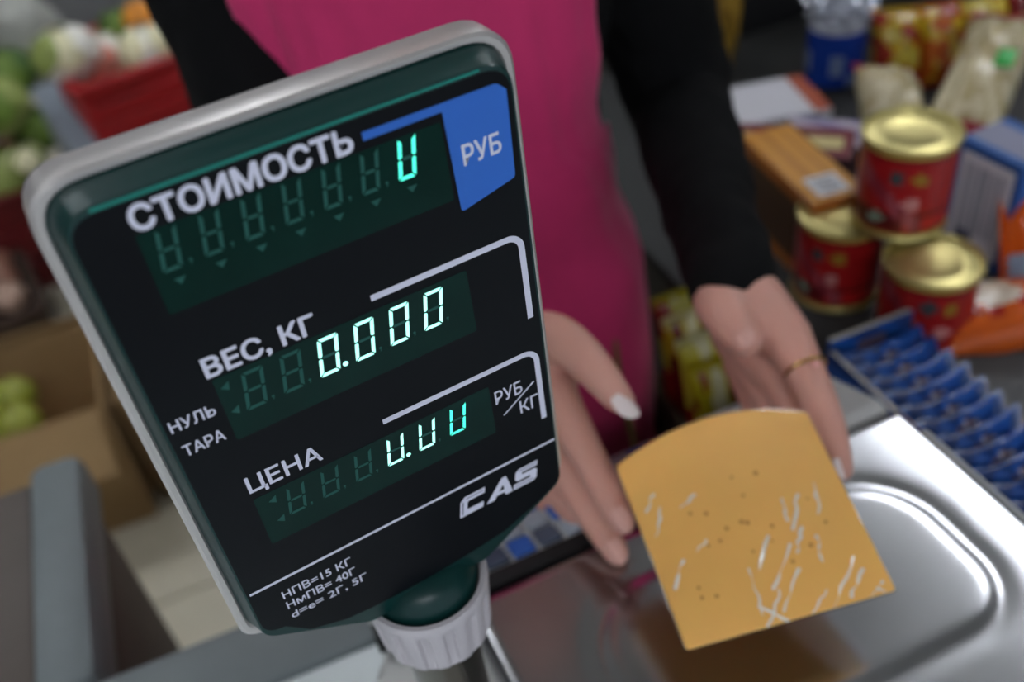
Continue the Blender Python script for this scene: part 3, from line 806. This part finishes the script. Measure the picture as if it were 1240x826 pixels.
# apron: bib and skirt wrapped over the front, with soft folds
b = bmesh.new(); G = []
Z0, Z1, NZ, NA = .56, 1.30, 74, 60
def amax(z):           # half opening angle of the cloth seen from above
    pts = [(.56, 1.62), (.95, 1.60), (1.02, 1.50), (1.06, 1.30), (1.10, 1.08), (1.16, .92), (1.30, .72)]
    for (a, c) in zip(pts, pts[1:]):
        if a[0] <= z <= c[0]: t = (z - a[0]) / (c[0] - a[0]); return a[1] + (c[1] - a[1]) * t
    return pts[-1][1]
for i in range(NZ + 1):
    z = Z0 + (Z1 - Z0) * i / NZ; row = []
    for j in range(NA + 1):
        s = -1 + 2 * j / NA; th = -PI / 2 + s * amax(z) * (.86 if s > 0 and z > 1.06 else 1)
        g = .011 + .006 * noise.noise(Vector((s * 2.2, z * 3.0, 1.3))) + .004 * noise.noise(Vector((s * 7 + z * 4, z * 5, 7.3)))
        if z < 1.0: g += (1.0 - z) * .035 * (1 + .35 * math.sin(s * 9 + z * 3))
        row.append(b.verts.new(tor(max(z, .75), th, g) + Vector((0, 0, min(0, z - .75)))))
    G.append(row)
for i in range(NZ):
    for j in range(NA): b.faces.new((G[i][j], G[i][j + 1], G[i + 1][j + 1], G[i + 1][j]))
bmesh.ops.recalc_face_normals(b, faces=b.faces)
bmesh.ops.solidify(b, geom=list(b.faces), thickness=.002)
ap = mk('apron', b, m_apron, person, world=True, ang=180, label='pink cloth apron')
P = [aty(738, 380, .523), aty(745, 420, .512), aty(752, 470, .505), aty(764, 520, .497), aty(772, 560, .492)]
mk('apron_cord', tube(P, [.0028] * 5, 8), m_cord, ap, world=True, label='olive cord hanging down the apron')

# ================================================================== GOODS ON THE SIDE COUNTER
CTZ = .8600
pm = print_mat('printed card', .4); pm_gl = print_mat('printed gloss film', .2, bump=.15, bscale=60)
m_gold_lid = mat('gold tin lid', '#c9bd7e', rough=.36, metal=.9, var=.06, scale=30)
def can_colour(k, i, nk, seg, face_az):
    a = (2 * PI * (i + .5) / seg - face_az + PI) % (2 * PI) - PI; h = (k + .5) / nk
    if h < .05 or h > .95: return '#b79a4c'
    if h < .10 or h > .91: return '#7d1516'
    if (a + .15) ** 2 * 1.2 + ((h - .74) * 2.2) ** 2 < .035: return '#3f4a4c'
    if (a - .32) ** 2 * 1.2 + ((h - .72) * 2.2) ** 2 < .03: return '#a07a2a'
    if (a - .22) ** 2 * 1.2 + ((h - .42) * 2.2) ** 2 < .035: return '#d08a86'
    if (a + .48) ** 2 * 1.2 + ((h - .22) * 2.2) ** 2 < .03: return '#7f9a86'
    if abs(h - (.34 - a * .42)) < .10 and a < .45: return '#a04a52' if (int(a * 18) % 2) else '#8a2c38'
    if h < .26 and a > .15: return '#c01c1e'
    return '#a81a1c' if h > .3 else '#5e1012'
def tin_can(lab, p, off):
    t = thing('tin_can', lab, 'can', p, 0, 'red tin cans on the side counter')
    Rr, Hh, seg, nk = .0372, .082, 48, 20
    face_az = math.atan2(-p[1], -p[0]) + off
    b = bmesh.new(); rings = []
    for k in range(nk + 1):
        z = .003 + (Hh - .006) * k / nk
        rings.append([b.verts.new((Rr * math.cos(2 * PI * i / seg), Rr * math.sin(2 * PI * i / seg), z)) for i in range(seg)])
    info = {}
    for k in range(nk):
        for i in range(seg):
            f = b.faces.new((rings[k][i], rings[k][(i + 1) % seg], rings[k + 1][(i + 1) % seg], rings[k + 1][i])); info[f] = (k, i)
    colour_faces(b, lambda f: can_colour(*info[f], nk, seg, face_az))
    mk('label_wrap', b, print_mat('tin label', .3), t)
    mk('lid', lathe([(.0375, Hh - .003), (.0388, Hh - .0015), (.0388, Hh), (.0372, Hh + .0006), (.0358, Hh - .0004), (.0350, Hh - .0026), (.030, Hh - .0023), (.029, Hh - .0018), (.022, Hh - .0018), (.021, Hh - .0022), (.004, Hh - .0022)], 48), m_gold_lid, t)
    mk('base_rim', lathe([(.036, .002), (.0372, 0), (.0388, .0006), (.0388, .002), (.0374, .004)], 48), m_gold_lid, t)
can1 = atz(1131, 314, .942); can2 = atz(1021, 257, .942); can3 = atz(1105, 158, 1.0245)
d = (can2 - can1).length
if d < .0795: can2 = can1 + (can2 - can1) * (.0795 / d)
tin_can('red tin can with gold lid standing on two other cans', (can3.x, can3.y, CTZ + .0835), 0)
tin_can('red tin can under the top can, beside the orange sweet packets', (can1.x, can1.y, CTZ + .0005), .25)
tin_can('red tin can under the top can, beside the orange carton', (can2.x, can2.y, CTZ + .0005), -.3)

def pbox(name, label, cat, corner_a, corner_b, width, height, zb, fn, group=None, n=12, side=1, m=None):
    """printed carton: its edge a->b on the ground, width to the side of that edge"""
    a = Vector((corner_a[0], corner_a[1], zb)); c = Vector((corner_b[0], corner_b[1], zb)); L = (c - a).length
    ax = (c - a).normalized(); nrm = Vector((-ax.y, ax.x, 0)) * side
    ctr = (a + c) / 2 + nrm * width / 2
    rz = math.atan2(ax.y, ax.x)
    t = thing(name, label, cat, ctr, rz, group)
    b = gridbox(L, width, height, n)
    def cf(f):
        q = f.calc_center_median(); u, v, h = q.x / L + .5, q.y / width + .5, q.z / height
        nn = f.normal
        k = 'top' if nn.z > .5 else 'bot' if nn.z < -.5 else 'long' if abs(nn.y) > .5 else 'end'
        return fn(k, u, v, h)
    b.normal_update(); colour_faces(b, cf)
    bv = [e for e in b.edges if len(e.link_faces) == 2 and e.calc_face_angle(0) > 1]
    mk('carton', b, m or pm, t, smooth=False)
    return t
m_seam = mat('carton flap edge', '#6b5a44', rough=.7)
def stripes(u, n, cols): return cols[int(u * n) % len(cols)]
# orange carton with a price sticker
ZT = .950
oa = atz(897, 164, ZT); ob = atz(984, 248, ZT)
def f_or(k, u, v, h):
    if k == 'top': return '#d9962e' if int(v * 9) % 3 else '#c27f22'
    if k == 'long': return '#4a3018' if .12 < h < .85 and .05 < u < .93 else '#b36a20'
    return '#b5651c' if int(h * 12) % 3 else '#a8581a'
t = pbox('long_carton', 'long orange and brown carton with a white sticker beside a red tin can', 'carton', oa, ob, .052, ZT - CTZ - .001, CTZ + .0005, f_or, side=1)
b = box(.045, 0, ZT - CTZ, .03, .030, .0012); mk('price_sticker', b, mat('white paper', '#e4e4e6', rough=.6, var=.03), t, label='white price sticker')
b = bmesh.new()
for k in range(4): box(.036 + k * .006, 0, ZT - CTZ + .0008, .002, .022 - .004 * (k % 2), .0003, bm=b)
mk('sticker_print', b, mat('grey ink', '#5a5c66', rough=.7), t)
b = box(0, .026, ZT - CTZ - .0006, .16, .0008, .001); mk('flap_seam', b, m_seam, t)
# flat packets behind the orange carton
def f_pk1(k, u, v, h): return ('#d8c98a' if abs(v - .5) < .22 and .1 < u < .9 else '#7c2a36') if k == 'top' else '#3c2038'
def f_pk2(k, u, v, h): return ('#8a7fa8' if (u + v) % .5 < .25 else '#c7bccb') if k == 'top' else '#3a3350'
def f_pk3(k, u, v, h): return ('#c9b06a' if u > .4 else '#9a3a3a') if k == 'top' else '#5a3a2a'
def f_wt(k, u, v, h): return ('#e6e4ea' if u < .88 else '#b8593c') if k == 'top' else ('#1f6f6c' if h < .75 else '#d8d8dc')
spots = [('sweet_packet', 'yellow and maroon flat packet behind the orange carton', atz(958, 163, .925), .12, .06, .058, f_pk1, -.85),
         ('sweet_packet', 'lilac flat packet beside the yellow and maroon packet', atz(1004, 176, .92) + Vector((.035, .02, 0)), .11, .055, .052, f_pk2, -.9),
         ('paper_packet', 'white and teal packet at the far end of the orange carton', atz(925, 117, .915), .12, .085, .05, f_wt, -.35)]
for nm, lab, c, L, W_, H_, fn, rz in spots:
    a = Vector((c.x - L / 2 * math.cos(rz), c.y - L / 2 * math.sin(rz), 0)); e = Vector((c.x + L / 2 * math.cos(rz), c.y + L / 2 * math.sin(rz), 0))
    nv = Vector((math.sin(rz), -math.cos(rz), 0)) * W_ / 2
    tt = pbox(nm, lab, 'packet', a + nv, e + nv, W_, H_, CTZ + .0005, fn)
    mk('end_flap', box(L / 2 + .001, 0, H_ / 2, .0016, W_ * .96, H_ * .9, .0004), m_seam, tt)
# blue edged carton with white printed side
A = atz(1164, 166, .972); B_ = atz(1240, 203, .972)
def f_bl(k, u, v, h):
    if k == 'long':
        if u < .07 or u > .93 or h < .08 or h > .92: return '#2a5aa0'
        if .15 < u < .85 and .25 < h < .86: return '#a9a9b4' if int(u * 26) % 3 else '#d8d6dc'
        return '#e2e0e4' if not (.2 < u < .5 and .12 < h < .24) else '#55556a'
    return ('#8f90a6' if k == 'top' and .15 < v < .8 else '#2c5fa8')
t = pbox('label_carton', 'blue carton with a white text panel standing beside the red tin cans', 'carton', A, B_, .055, .1115, CTZ + .0005, f_bl, n=24, side=1)
mk('end_flap', box(.0005 + (B_ - A).length / 2, 0, .055, .001, .05, .1, .0004), mat('blue card', '#2c5fa8', rough=.5), t)
# sweet packets on the right
def bag(name, label, cat, c, L, W_, T, rot, fn, group=None, seed=0, m=None, parts=None):
    t = thing(name, label, cat, c, rot=rot.to_3x3(), group=group)
    b = pillow(L, W_, T, 22, 16, .1, .14, seed); b.normal_update()
    def cf(f):
        q = f.calc_center_median(); return fn(q.x / L + .5, q.y / W_ + .5, q.z)
    colour_faces(b, cf); mk('bag_film', b, m or pm_gl, t, ang=180)
    for s in (-1, 1):
        bb = bmesh.new(); N = 24
        for r_ in range(2):
            for i in range(N + 1): bb.verts.new((s * (L / 2 - .008 + r_ * .012), -W_ / 2 + W_ * i / N, .0012 * (1 if i % 2 else -1)))
        bb.verts.ensure_lookup_table()
        for i in range(N): bb.faces.new((bb.verts[i], bb.verts[i + 1], bb.verts[N + 2 + i], bb.verts[N + 1 + i]))
        colour_faces(bb, lambda f: fn(.02 if s < 0 else .98, .5, 0)); mk('crimped_end', bb, m or pm_gl, t)
    return t
def Rz(a): return Matrix.Rotation(a, 4, 'Z')
def Rx(a): return Matrix.Rotation(a, 4, 'X')
def Ry(a): return Matrix.Rotation(a, 4, 'Y')
def f_o1(u, v, z):
    if (u - .45) ** 2 + ((v - .6) * .8) ** 2 < .03: return '#e8d8c0'
    return '#d8601c' if noise.noise(Vector((u * 5, v * 4, 2))) > -.05 else ('#b32a1e' if v < .5 else '#e8a04a')
p = atz(1212, 378, .885)
bag('sweet_bag', 'orange and white sweet bag lying in front of the blue carton', 'bag', (p.x, p.y, .8815), .13, .085, .040, Rz(-.5), f_o1, 'bags by the cans', 1)
def f_o2(u, v, z): return '#e0601a' if v > .3 else '#9fb6d0'
p = atz(1246, 318, .895)
bag('sweet_bag', 'plain orange bag propped behind the orange and white bag', 'bag', (p.x + .035, p.y + .0, .907), .09, .075, .035, Rz(-.6) @ Rx(.9), f_o2, 'bags by the cans', 2)
# blue wrapped jar with a shiny crinkled top
p = atz(1008, 92, .865)
t = thing('wrapped_jar', 'blue and white jar with shiny crinkled clear wrap on top', 'jar', (p.x, p.y, CTZ + .0005))
b = bmesh.new(); seg = 40; prof = [(.026, 0), (.033, .004), (.034, .02), (.034, .045), (.034, .07), (.033, .082), (.028, .092), (.015, .096)]
rings = [[b.verts.new((r * math.cos(2 * PI * i / seg), r * math.sin(2 * PI * i / seg), z)) for i in range(seg)] for r, z in prof]
for k in range(len(prof) - 1):
    for i in range(seg): b.faces.new((rings[k][i], rings[k][(i + 1) % seg], rings[k + 1][(i + 1) % seg], rings[k + 1][i]))
b.faces.new(list(reversed(rings[0]))); b.faces.new(rings[-1])
colour_faces(b, lambda f: '#1d3f9c' if f.calc_center_median().z < .058 and noise.noise(f.calc_center_median() * 40) > -.25 else ('#7f8fb4' if f.calc_center_median().z < .05 else '#b9bcc6'))
mk('jar_body', b, pm_gl, t)
b = lumpy(.036, 5, .5, 4, 3.0, (1, 1, .6)); bmesh.ops.translate(b, verts=b.verts, vec=(0, 0, .092)); mk('crinkled_wrap', b, mat('clear crinkled wrap', '#c4c8d2', rough=.08, metal=.5, var=.1, bump=.9, bscale=60), t, ang=20)
# yellow and red snack bags, standing against each other
def f_y(c1, c2, c3, s):
    def g(u, v, z):
        n_ = noise.noise(Vector((u * 3.5 + s, v * 3, s)))
        return c2 if n_ > .12 else (c3 if n_ < -.28 else c1)
    return g
YB = [((1086, 112), '#caa41e', '#a3301c', '#d9c24a', 'yellow snack bag with red print leaning by the jar', -.15),
      ((1142, 106), '#c8641c', '#d8b22c', '#a52a1a', 'orange snack bag with yellow print between two yellow bags', .1),
      ((1196, 98), '#d6b727', '#9c2a22', '#e0cc60', 'bright yellow snack bag with red corner leaning behind the noodle bag', .3),
      ((1246, 80), '#9a2420', '#c8a030', '#7a1a1a', 'dark red snack bag behind the noodle bag', .2)]
for k, ((px, py), c1, c2, c3, lab, rz) in enumerate(YB):
    p = atz(px, py, CTZ)
    bag('snack_bag', lab, 'bag', (p.x + .012, p.y + .022, CTZ + .043), .086, .062, .036, Rz(rz - .5) @ Rx(1.15) @ Rz(PI / 2), f_y(c1, c2, c3, k * 3.1), 'snack bags at the end of the counter', k + 3)
# noodle bags: pale strands in clear film with red ends
def f_n(u, v, z):
    if u < .1 or u > .9: return '#b0434a'
    return '#e6d9b4' if int(v * 40 + 3 * noise.noise(Vector((u * 4, v * 3, 0)))) % 2 else '#cdbb8e'
p = atz(1072, 148, .885)
bag('noodle_bag', 'short clear bag of pale noodles standing behind the tin cans', 'bag', (p.x + .004, p.y, .904), .105, .070, .058, Rz(.95) @ Ry(-.30) @ Rx(.3), f_n, 'clear bags of noodles', 9)
p = atz(1186, 96, .925)
t = bag('noodle_bag', 'long clear bag of pale noodles with a small green tag', 'bag', (p.x + .012, p.y + .004, .922), .19, .078, .055, Rz(.46) @ Ry(-.30), f_n, 'clear bags of noodles', 11)
b = box(.0, -.018, .030, .026, .018, .002, .0006); mk('green_tag', b, mat('green tag', '#35b34a', rough=.4), t, label='small green tag')
# dark cabinet and brown box closing the view behind the counter
m_darkcab = mat('black cabinet', '#141416', rough=.6, var=.2, scale=20)
c = shop(1.12, .78, 0)
t = thing('black_cabinet', 'tall black cabinet standing behind the side counter', 'cabinet', (c.x, c.y, 0), SHOP)
mk('cabinet_body', box(0, 0, .65, .62, .26, 1.3, .006), m_darkcab, t)
for s in (-1, 1):
    dr = mk('cabinet_door', box(s * .153, -.137, .66, .298, .012, 1.2, .003), m_darkcab, t)
    mk('handle', box(s * .03, -.150, .75, .012, .016, .12, .004), m_foot, dr, world=False)
m_card = mat('brown cardboard', '#8a6f4c', rough=.85, var=.08, scale=40, bump=.08, bscale=150)
m_card2 = mat('tan cardboard', '#a8895f', rough=.85, var=.08, scale=40, bump=.08, bscale=150)
def open_box(name, label, c, rz, sx, sy, sz, m, flaps=True, tape=True, extra=None):
    t = thing(name, label, 'box', c, rz)
    T = .004
    mk('box_bottom', box(0, 0, T / 2, sx, sy, T), m, t)
    for s in (-1, 1):
        mk('box_wall', box(s * (sx / 2 - T / 2), 0, sz / 2, T, sy, sz, .0008, 1), m, t)
        mk('box_wall', box(0, s * (sy / 2 - T / 2), sz / 2, sx - 2 * T, T, sz, .0008, 1), m, t)
        if flaps:
            b = box(0, 0, 0, sx * .98, sy * .42, .003)
            b.transform(Matrix.Translation((0, s * (sy / 2 + sy * .14), sz - sy * .10)) @ Matrix.Rotation(-s * .9, 4, 'X')); mk('box_flap', b, m, t)
    return t
c = shop(1.62, .45, CTZ + .0005)
t = open_box('cardboard_box', 'brown cardboard box at the far end of the side counter behind the snack bags', (c.x, c.y, c.z), SHOP, .42, .24, .12, m_card, False)
mk('box_lid', box(0, 0, .122, .425, .245, .004, .001), m_card, t)
# yellow bag behind the person's arm
p = atz(884, 100, CTZ)
bag('tall_bag', 'golden yellow bag standing on the side counter beside the black sleeve', 'bag', (p.x + .005, p.y + .03, CTZ + .083), .165, .06, .04, Rz(.2) @ Rx(PI / 2) @ Rz(PI / 2), f_y('#b08a34', '#8a6a24', '#d8b050', 40), None, 21)

# ------------------------------------------------------------------ chocolate box
BL_ = atz(1005, 411, .918); cx0 = Vector((BL_.x, BL_.y, .8648))
CW, CL, CH = .078, .235, .052
cbx = thing('chocolate_box', 'open blue carton tray full of chocolate bars on the rubber mat', 'box', cx0 + SX * (CW / 2) - SY * (CL / 2), SHOP)
m_card_w = mat('pale carton edge', '#b9b3a8', rough=.7, var=.05)
def f_cb(k, u, v, h): return '#14305f' if (int(u * 7) + int(h * 3)) % 3 else ('#6a5a66' if k == 'end' else '#1e4a94')
def panel(sx, sy, sz, loc, nm='carton_wall'):
    b = gridbox(sx, sy, sz, 8); b.normal_update()
    L = max(sx, sy)
    def cf(f):
        q = f.calc_center_median(); u = (q.x if sx > sy else q.y) / L + .5; h = q.z / sz
        if f.normal.z > .5: return '#b9b3a8'
        if (u - .5) ** 2 * 3 + (h - .5) ** 2 < .09: return '#76606a'
        return '#17407f' if int((u + h) * 6) % 3 else '#1f59ad'
    colour_faces(b, cf); bmesh.ops.translate(b, verts=b.verts, vec=loc); mk(nm, b, pm, cbx, smooth=False)
panel(CW, .004, CH, (0, CL / 2, 0)); panel(CW, .004, CH * .55, (0, -CL / 2, 0)); panel(.004, CL - .004, CH * .8, (-CW / 2 + .002, 0, 0)); panel(.004, CL - .004, CH * .5, (CW / 2 - .002, 0, 0))
mk('carton_floor', box(0, 0, .001, CW - .008, CL - .004, .002), m_card_w, cbx)
def f_bar(u, v, z):
    if u < .06 or u > .94: return '#2558a8'
    if ((u - .5) / .24) ** 2 + ((v - .5) / .26) ** 2 < 1: return '#8a6f72' if int(u * 20) % 3 else '#c9c0c6'
    return '#1f55aa' if noise.noise(Vector((u * 6, v * 4, 3))) > -.1 else '#123673'
bar0 = None
for i in range(12):
    yy = CL / 2 - .024 - i * .0168
    c = WM[cbx] @ Vector((.0, yy, .0265))
    rot = Rz(SHOP + random.uniform(-.03, .03)) @ Rx(1.02 + random.uniform(-.05, .05))
    lab = 'blue wrapped chocolate bar standing tilted in the open carton tray'
    if i == 0: lab = 'blue wrapped chocolate bar against the end wall of the carton tray'
    if bar0 is None:
        bar0 = bag('chocolate_bar', lab, 'chocolate bar', c, .067, .044, .013, rot, f_bar, 'chocolate bars in the carton tray', 31)
    else: dup(bar0, Matrix.Translation(c) @ rot, lab)

# ------------------------------------------------------------------ snack box beside the person
p0 = shop(.5205, .09, .6805)
sb = open_box('snack_box', 'dark brown cardboard box of yellow snack packets beside the pink apron', p0, SHOP, .056, .11, .12, mat('dark cardboard', '#4a3d2c', rough=.85, var=.1), False)
for k, (u, v, z, c1, c2, lab) in enumerate([(.5195, .060, .845, '#c9b820', '#8a1c1c', 'yellow and red snack packet in front in the dark brown box'), (.5205, .081, .858, '#d8cc40', '#a03020', 'pale yellow snack packet in the middle of the dark brown box'),
                                  (.5195, .102, .868, '#c0a81c', '#701414', 'mustard snack packet at the back of the dark brown box'), (.5205, .123, .875, '#b8b030', '#902018', 'olive yellow snack packet pushed against the wall of the dark brown box')]):
    c = shop(u, v, z - .045)
    bag('snack_packet', lab, 'packet', c, .13, .050, .019, Rz(SHOP) @ Rx(1.35) @ Rz(PI / 2), f_y(c1, c2, '#e8e2b0', 50 + k), 'snack packets in the dark brown box', 60 + k)

# ================================================================== PRODUCE CORNER (left background)
m_red = mat('red plastic crate', '#a81c20', rough=.4, var=.08, scale=30)
m_dred = mat('dark red plastic crate', '#6a1a1c', rough=.45, var=.1, scale=30)
m_metal = mat('blue grey metal stand', '#8f99a3', rough=.45, metal=.2, var=.06, scale=20)
def crate(name, label, c, rz, sx, sy, sz, m, cat='crate'):
    t = thing(name, label, cat, c, rz)
    mk('crate_floor', box(0, 0, .006, sx, sy, .012), m, t)
    for s in (-1, 1):
        for k in range(3):
            h = sz / 3
            mk('crate_slat', box(0, s * (sy / 2 - .006), .012 + h * (k + .42), sx, .012, h * .74, .002, 1), m, t)
            mk('crate_slat', box(s * (sx / 2 - .006), 0, .012 + h * (k + .42), .012, sy - .024, h * .74, .002, 1), m, t)
        for q in (-1, 1): mk('crate_post', box(s * (sx / 2 - .014), q * (sy / 2 - .014), sz / 2 + .006, .024, .024, sz, .003, 1), m, t)
        mk('crate_rim', box(0, s * (sy / 2), sz + .008, sx + .016, .022, .018, .004), m, t)
        mk('crate_rim', box(s * (sx / 2), 0, sz + .008, .022, sy - .022, .018, .004), m, t)
    return t
p = atz(88, 118, .62); rzc = math.radians(4)
cc = Vector((p.x + .23, p.y + .17, .50))
st = thing('produce_stand', 'blue grey metal stand under the red crate', 'stand', (cc.x + .055, cc.y + .05, 0), rzc)
mk('stand_top', box(0, .02, .49, .68, .46, .02, .003), m_metal, st)
mk('side_panel', box(-.33, .02, .24, .016, .44, .48, .003), m_metal, st); mk('side_panel', box(.33, .02, .24, .016, .44, .48, .003), m_metal, st)
mk('front_panel', box(0, -.195, .30, .64, .012, .36, .003), m_metal, st)
crate('red_crate', 'bright red plastic crate of pale cabbages on the metal stand', (cc.x, cc.y, .5005), rzc, .46, .32, .12, m_red)
def cabbage(name, label, c, r, seed, mts, group=None, squash=(1, 1, .85), nl=6):
    t = thing(name, label, 'vegetable', c, seed, group)
    mk('heart', lumpy(r * .92, seed, .10, 3, 1.5, squash), mts[0], t)
    rr = random.Random(seed)
    for k in range(nl):     # wrapper leaves: curved patches hugging the head
        b = bmesh.new(); az = 2 * PI * k / nl + rr.uniform(-.3, .3); g = []
        for i in range(7):
            row = []
            for j in range(7):
                th = .25 + 1.5 * i / 6; w_ = (.75 * math.sin(PI * (.12 + .8 * i / 6))) * (-1 + 2 * j / 6)
                q = r * (1.0 + .05 * (k % 2) + .05 * noise.noise(Vector((i * .6, j * .6, seed + k))) + .06 * (1 - i / 6))
                row.append(b.verts.new((q * math.sin(th) * math.cos(az + w_) * squash[0], q * math.sin(th) * math.sin(az + w_) * squash[1], q * math.cos(th) * squash[2])))
            g.append(row)
        for i in range(6):
            for j in range(6): b.faces.new((g[i][j], g[i + 1][j], g[i + 1][j + 1], g[i][j + 1]))
        mk('leaf', b, mts[1 + k % (len(mts) - 1)], t, ang=180)
    return t
def spread(items):
    """push heaped heads apart until they only touch; items: [position, radius]"""
    for _ in range(60):
        for i in range(len(items)):
            for j in range(i):
                dv = items[i][0] - items[j][0]; need = (items[i][1] + items[j][1]) * .98
                if 1e-6 < dv.length < need:
                    mv = dv.normalized() * ((need - dv.length) / 2); items[i][0] = items[i][0] + mv; items[j][0] = items[j][0] - mv
    return items
m_pale = mat('pale cabbage', '#e4deb4', rough=.5, var=.12, scale=20); m_pale2 = mat('white cabbage leaf', '#efece0', rough=.5, var=.1, scale=20)
m_blush = mat('pink paper', '#d98a78', rough=.6, var=.15, scale=20)
m_gr = mat('cabbage green', '#66802f', rough=.55, var=.3, scale=14); m_gr2 = mat('light cabbage green', '#8d9a50', rough=.55, var=.25, scale=14); m_gr3 = mat('dark leaf green', '#3f5c22', rough=.6, var=.3, scale=14)
m_or = mat('orange fruit', '#d98a2a', rough=.45, var=.12, scale=20)
PC = [((95, 68), .095, [m_pale2, m_pale, m_pale2, m_gr2], 'large white cabbage at the left end of the heap above the red crate'),
      ((128, 92), .098, [m_pale, m_pale2, m_pale, m_blush], 'creamy cabbage in front of the large white one in the red crate'),
      ((180, 82), .085, [m_pale2, m_pale2, m_pale], 'small white cabbage next to the orange fruit in the red crate'),
      ((150, 60), .07, [m_gr3, m_gr3, m_gr], 'dark green leafy head between white cabbages in the red crate')]
heap = []
for k, ((px, py), r, mts, lab) in enumerate(PC):
    q = aty(px, py, cc.y - .04 + .05 * (k % 2) + (.10 if k == 3 else 0)); heap.append([Vector((q.x, q.y, min(max(q.z, .62), .72))), r * .74])
for k, (it, (pp, r, mts, lab)) in enumerate(zip(spread(heap), PC)):
    cabbage('cabbage', lab, it[0], it[1] * .96, 11 + k, mts, 'cabbages in the red crate')
q = aty(186, 62, cc.y + .08)
t = thing('orange', 'orange fruit among the cabbages in the red crate', 'fruit', (q.x, q.y, .645)); mk('peel', lumpy(.042, 3, .04, 3), m_or, t); mk('stem_end', lathe([(.006, .047), (.004, .052)], 8), m_gr3, t)
# dark red crate with green cabbages at the far left
p = atz(20, 232, .30)
dc = Vector((p.x - .17, p.y + .22, 0))
crate('dark_red_crate', 'dark red crate heaped with green cabbages on the floor by the wall', dc, math.radians(2), .44, .40, .27, m_dred)
GC = [(20, 195, dc.y - .10, .085, [m_gr, m_gr, m_gr2], 'bright green cabbage at the rim of the dark red crate'), (12, 150, dc.y + .02, .09, [m_gr2, m_gr, m_gr2], 'pale green cabbage on the middle of the green heap'),
                              (40, 165, dc.y + .09, .075, [m_gr3, m_gr3, m_gr], 'dark green cabbage beside the pale one on the green heap'), (10, 105, dc.y + .14, .085, [m_gr3, m_gr, m_gr3], 'deep green cabbage on top of the green heap'),
                              (32, 215, dc.y - .14, .05, [m_gr2, m_gr2, m_pale], 'small yellowish cabbage at the rim of the dark red crate')]
heap = spread([[Vector((lambda q: (q.x, q.y, max(q.z, .33)))(aty(g[0], g[1], g[2]))), g[3]] for g in GC])
for k, (it, g) in enumerate(zip(heap, GC)):
    cabbage('cabbage', g[5], it[0], it[1] * .96, 31 + k, g[4], 'green cabbages in the dark red crate')
# white sacks on the wall behind
for k, (px, py, yy, r, lab) in enumerate([(38, 60, dc.y + .35, .13, 'pale grey sack leaning on the wall behind the green cabbages'), (8, 12, dc.y + .75, .12, 'off white sack with a reddish tie behind the grey sack')]):
    q = aty(px, py, yy); t = thing('sack', lab, 'sack', (q.x, q.y, q.z - .1)); 
    b = lumpy(r, 70 + k, .25, 3, 2, (.8, .7, 1.25)); bmesh.ops.translate(b, verts=b.verts, vec=(0, 0, r)); mk('sack_body', b, mat('woven sack', '#a9aaa2', rough=.8, var=.1), t)
    mk('sack_tie', lathe([(r * .2, r * 2.0), (r * .12, r * 2.15), (r * .3, r * 2.5)], 14), m_dred if k else mat('woven sack'), t) if k else mk('sack_tie', lathe([(r * .2, r * 2.0), (r * .12, r * 2.15), (r * .3, r * 2.5)], 14), MATS['woven sack'], t)
# onions in a low crate
p = atz(28, 330, .16); lowc = Vector((p.x - .17, p.y - .03, 0))
crate('wooden_crate', 'low dark wooden crate of onions in front of the dark red crate', lowc, math.radians(3), .36, .28, .14, mat('dark wood', '#3e2c22', rough=.7, var=.2, scale=12, stretch=(1, 6, 6)))
m_on = mat('onion skin', '#9a6a58', rough=.4, var=.25, scale=20); m_on2 = mat('pale onion skin', '#b99a88', rough=.4, var=.2, scale=20)
for k in range(12):
    c = lowc + Vector((-.125 + .083 * (k % 4) + random.uniform(-.008, .008), -.085 + .085 * (k // 4), .155 + .02 * (k % 2)))
    t = thing('onion', 'round onion with dry skin lying in the low wooden crate', 'vegetable', c, k, 'onions in the low wooden crate')
    b = lumpy(.039, k, .07, 3, 1.2, (1, 1, .9)); mk('bulb', b, m_on if k % 3 else m_on2, t); mk('neck', lathe([(.012, .034), (.005, .046), (.003, .06)], 10), m_on2, t)
# cardboard boxes on the tiled floor
a = atz(112, 436, .30); 
b1 = Vector((a.x - .16, a.y + .02, .0005))
t = open_box('cardboard_box', 'tan cardboard box with red print holding yellow green apples', b1, math.radians(-8), .33, .30, .29, m_card2)
mk('red_print', box(-.03, -.1505, .17, .09, .0012, .10), mat('red box print', '#93402f', rough=.8, var=.2, scale=30), t)
mk('red_print', box(.05, -.1505, .09, .05, .0012, .05), MATS['red box print'], t)
m_ap = mat('yellow green apple', '#8f9434', rough=.35, var=.2, scale=15)
for k in range(4):
    c = b1 + Vector((-.085 + .085 * (k % 2) + random.uniform(-.01, .01), -.06 + .088 * (k // 2), .247 + .01 * (k % 2)))
    t = thing('apple', 'yellow green apple in the tan cardboard box', 'fruit', c, k, 'apples in the tan cardboard box')
    b = lumpy(.042, k + 5, .05, 3, 1.2, (1, 1, .92)); mk('apple_body', b, m_ap, t); mk('stem', lathe([(.002, .034), (.0015, .05)], 8), m_on, t)
a2 = atz(168, 470, .24)
b2 = Vector((b1.x + .305, b1.y - .015, .0005))
t = open_box('cardboard_box', 'brown closed cardboard box standing beside the tan apple box', b2, math.radians(-10), .24, .28, .27, m_card, False)
mk('box_lid', box(0, 0, .271, .24, .28, .003, .001), m_card, t); mk('packing_tape', box(0, 0, .2735, .05, .282, .0012), mat('dark tape', '#4b3a28', rough=.4), t)
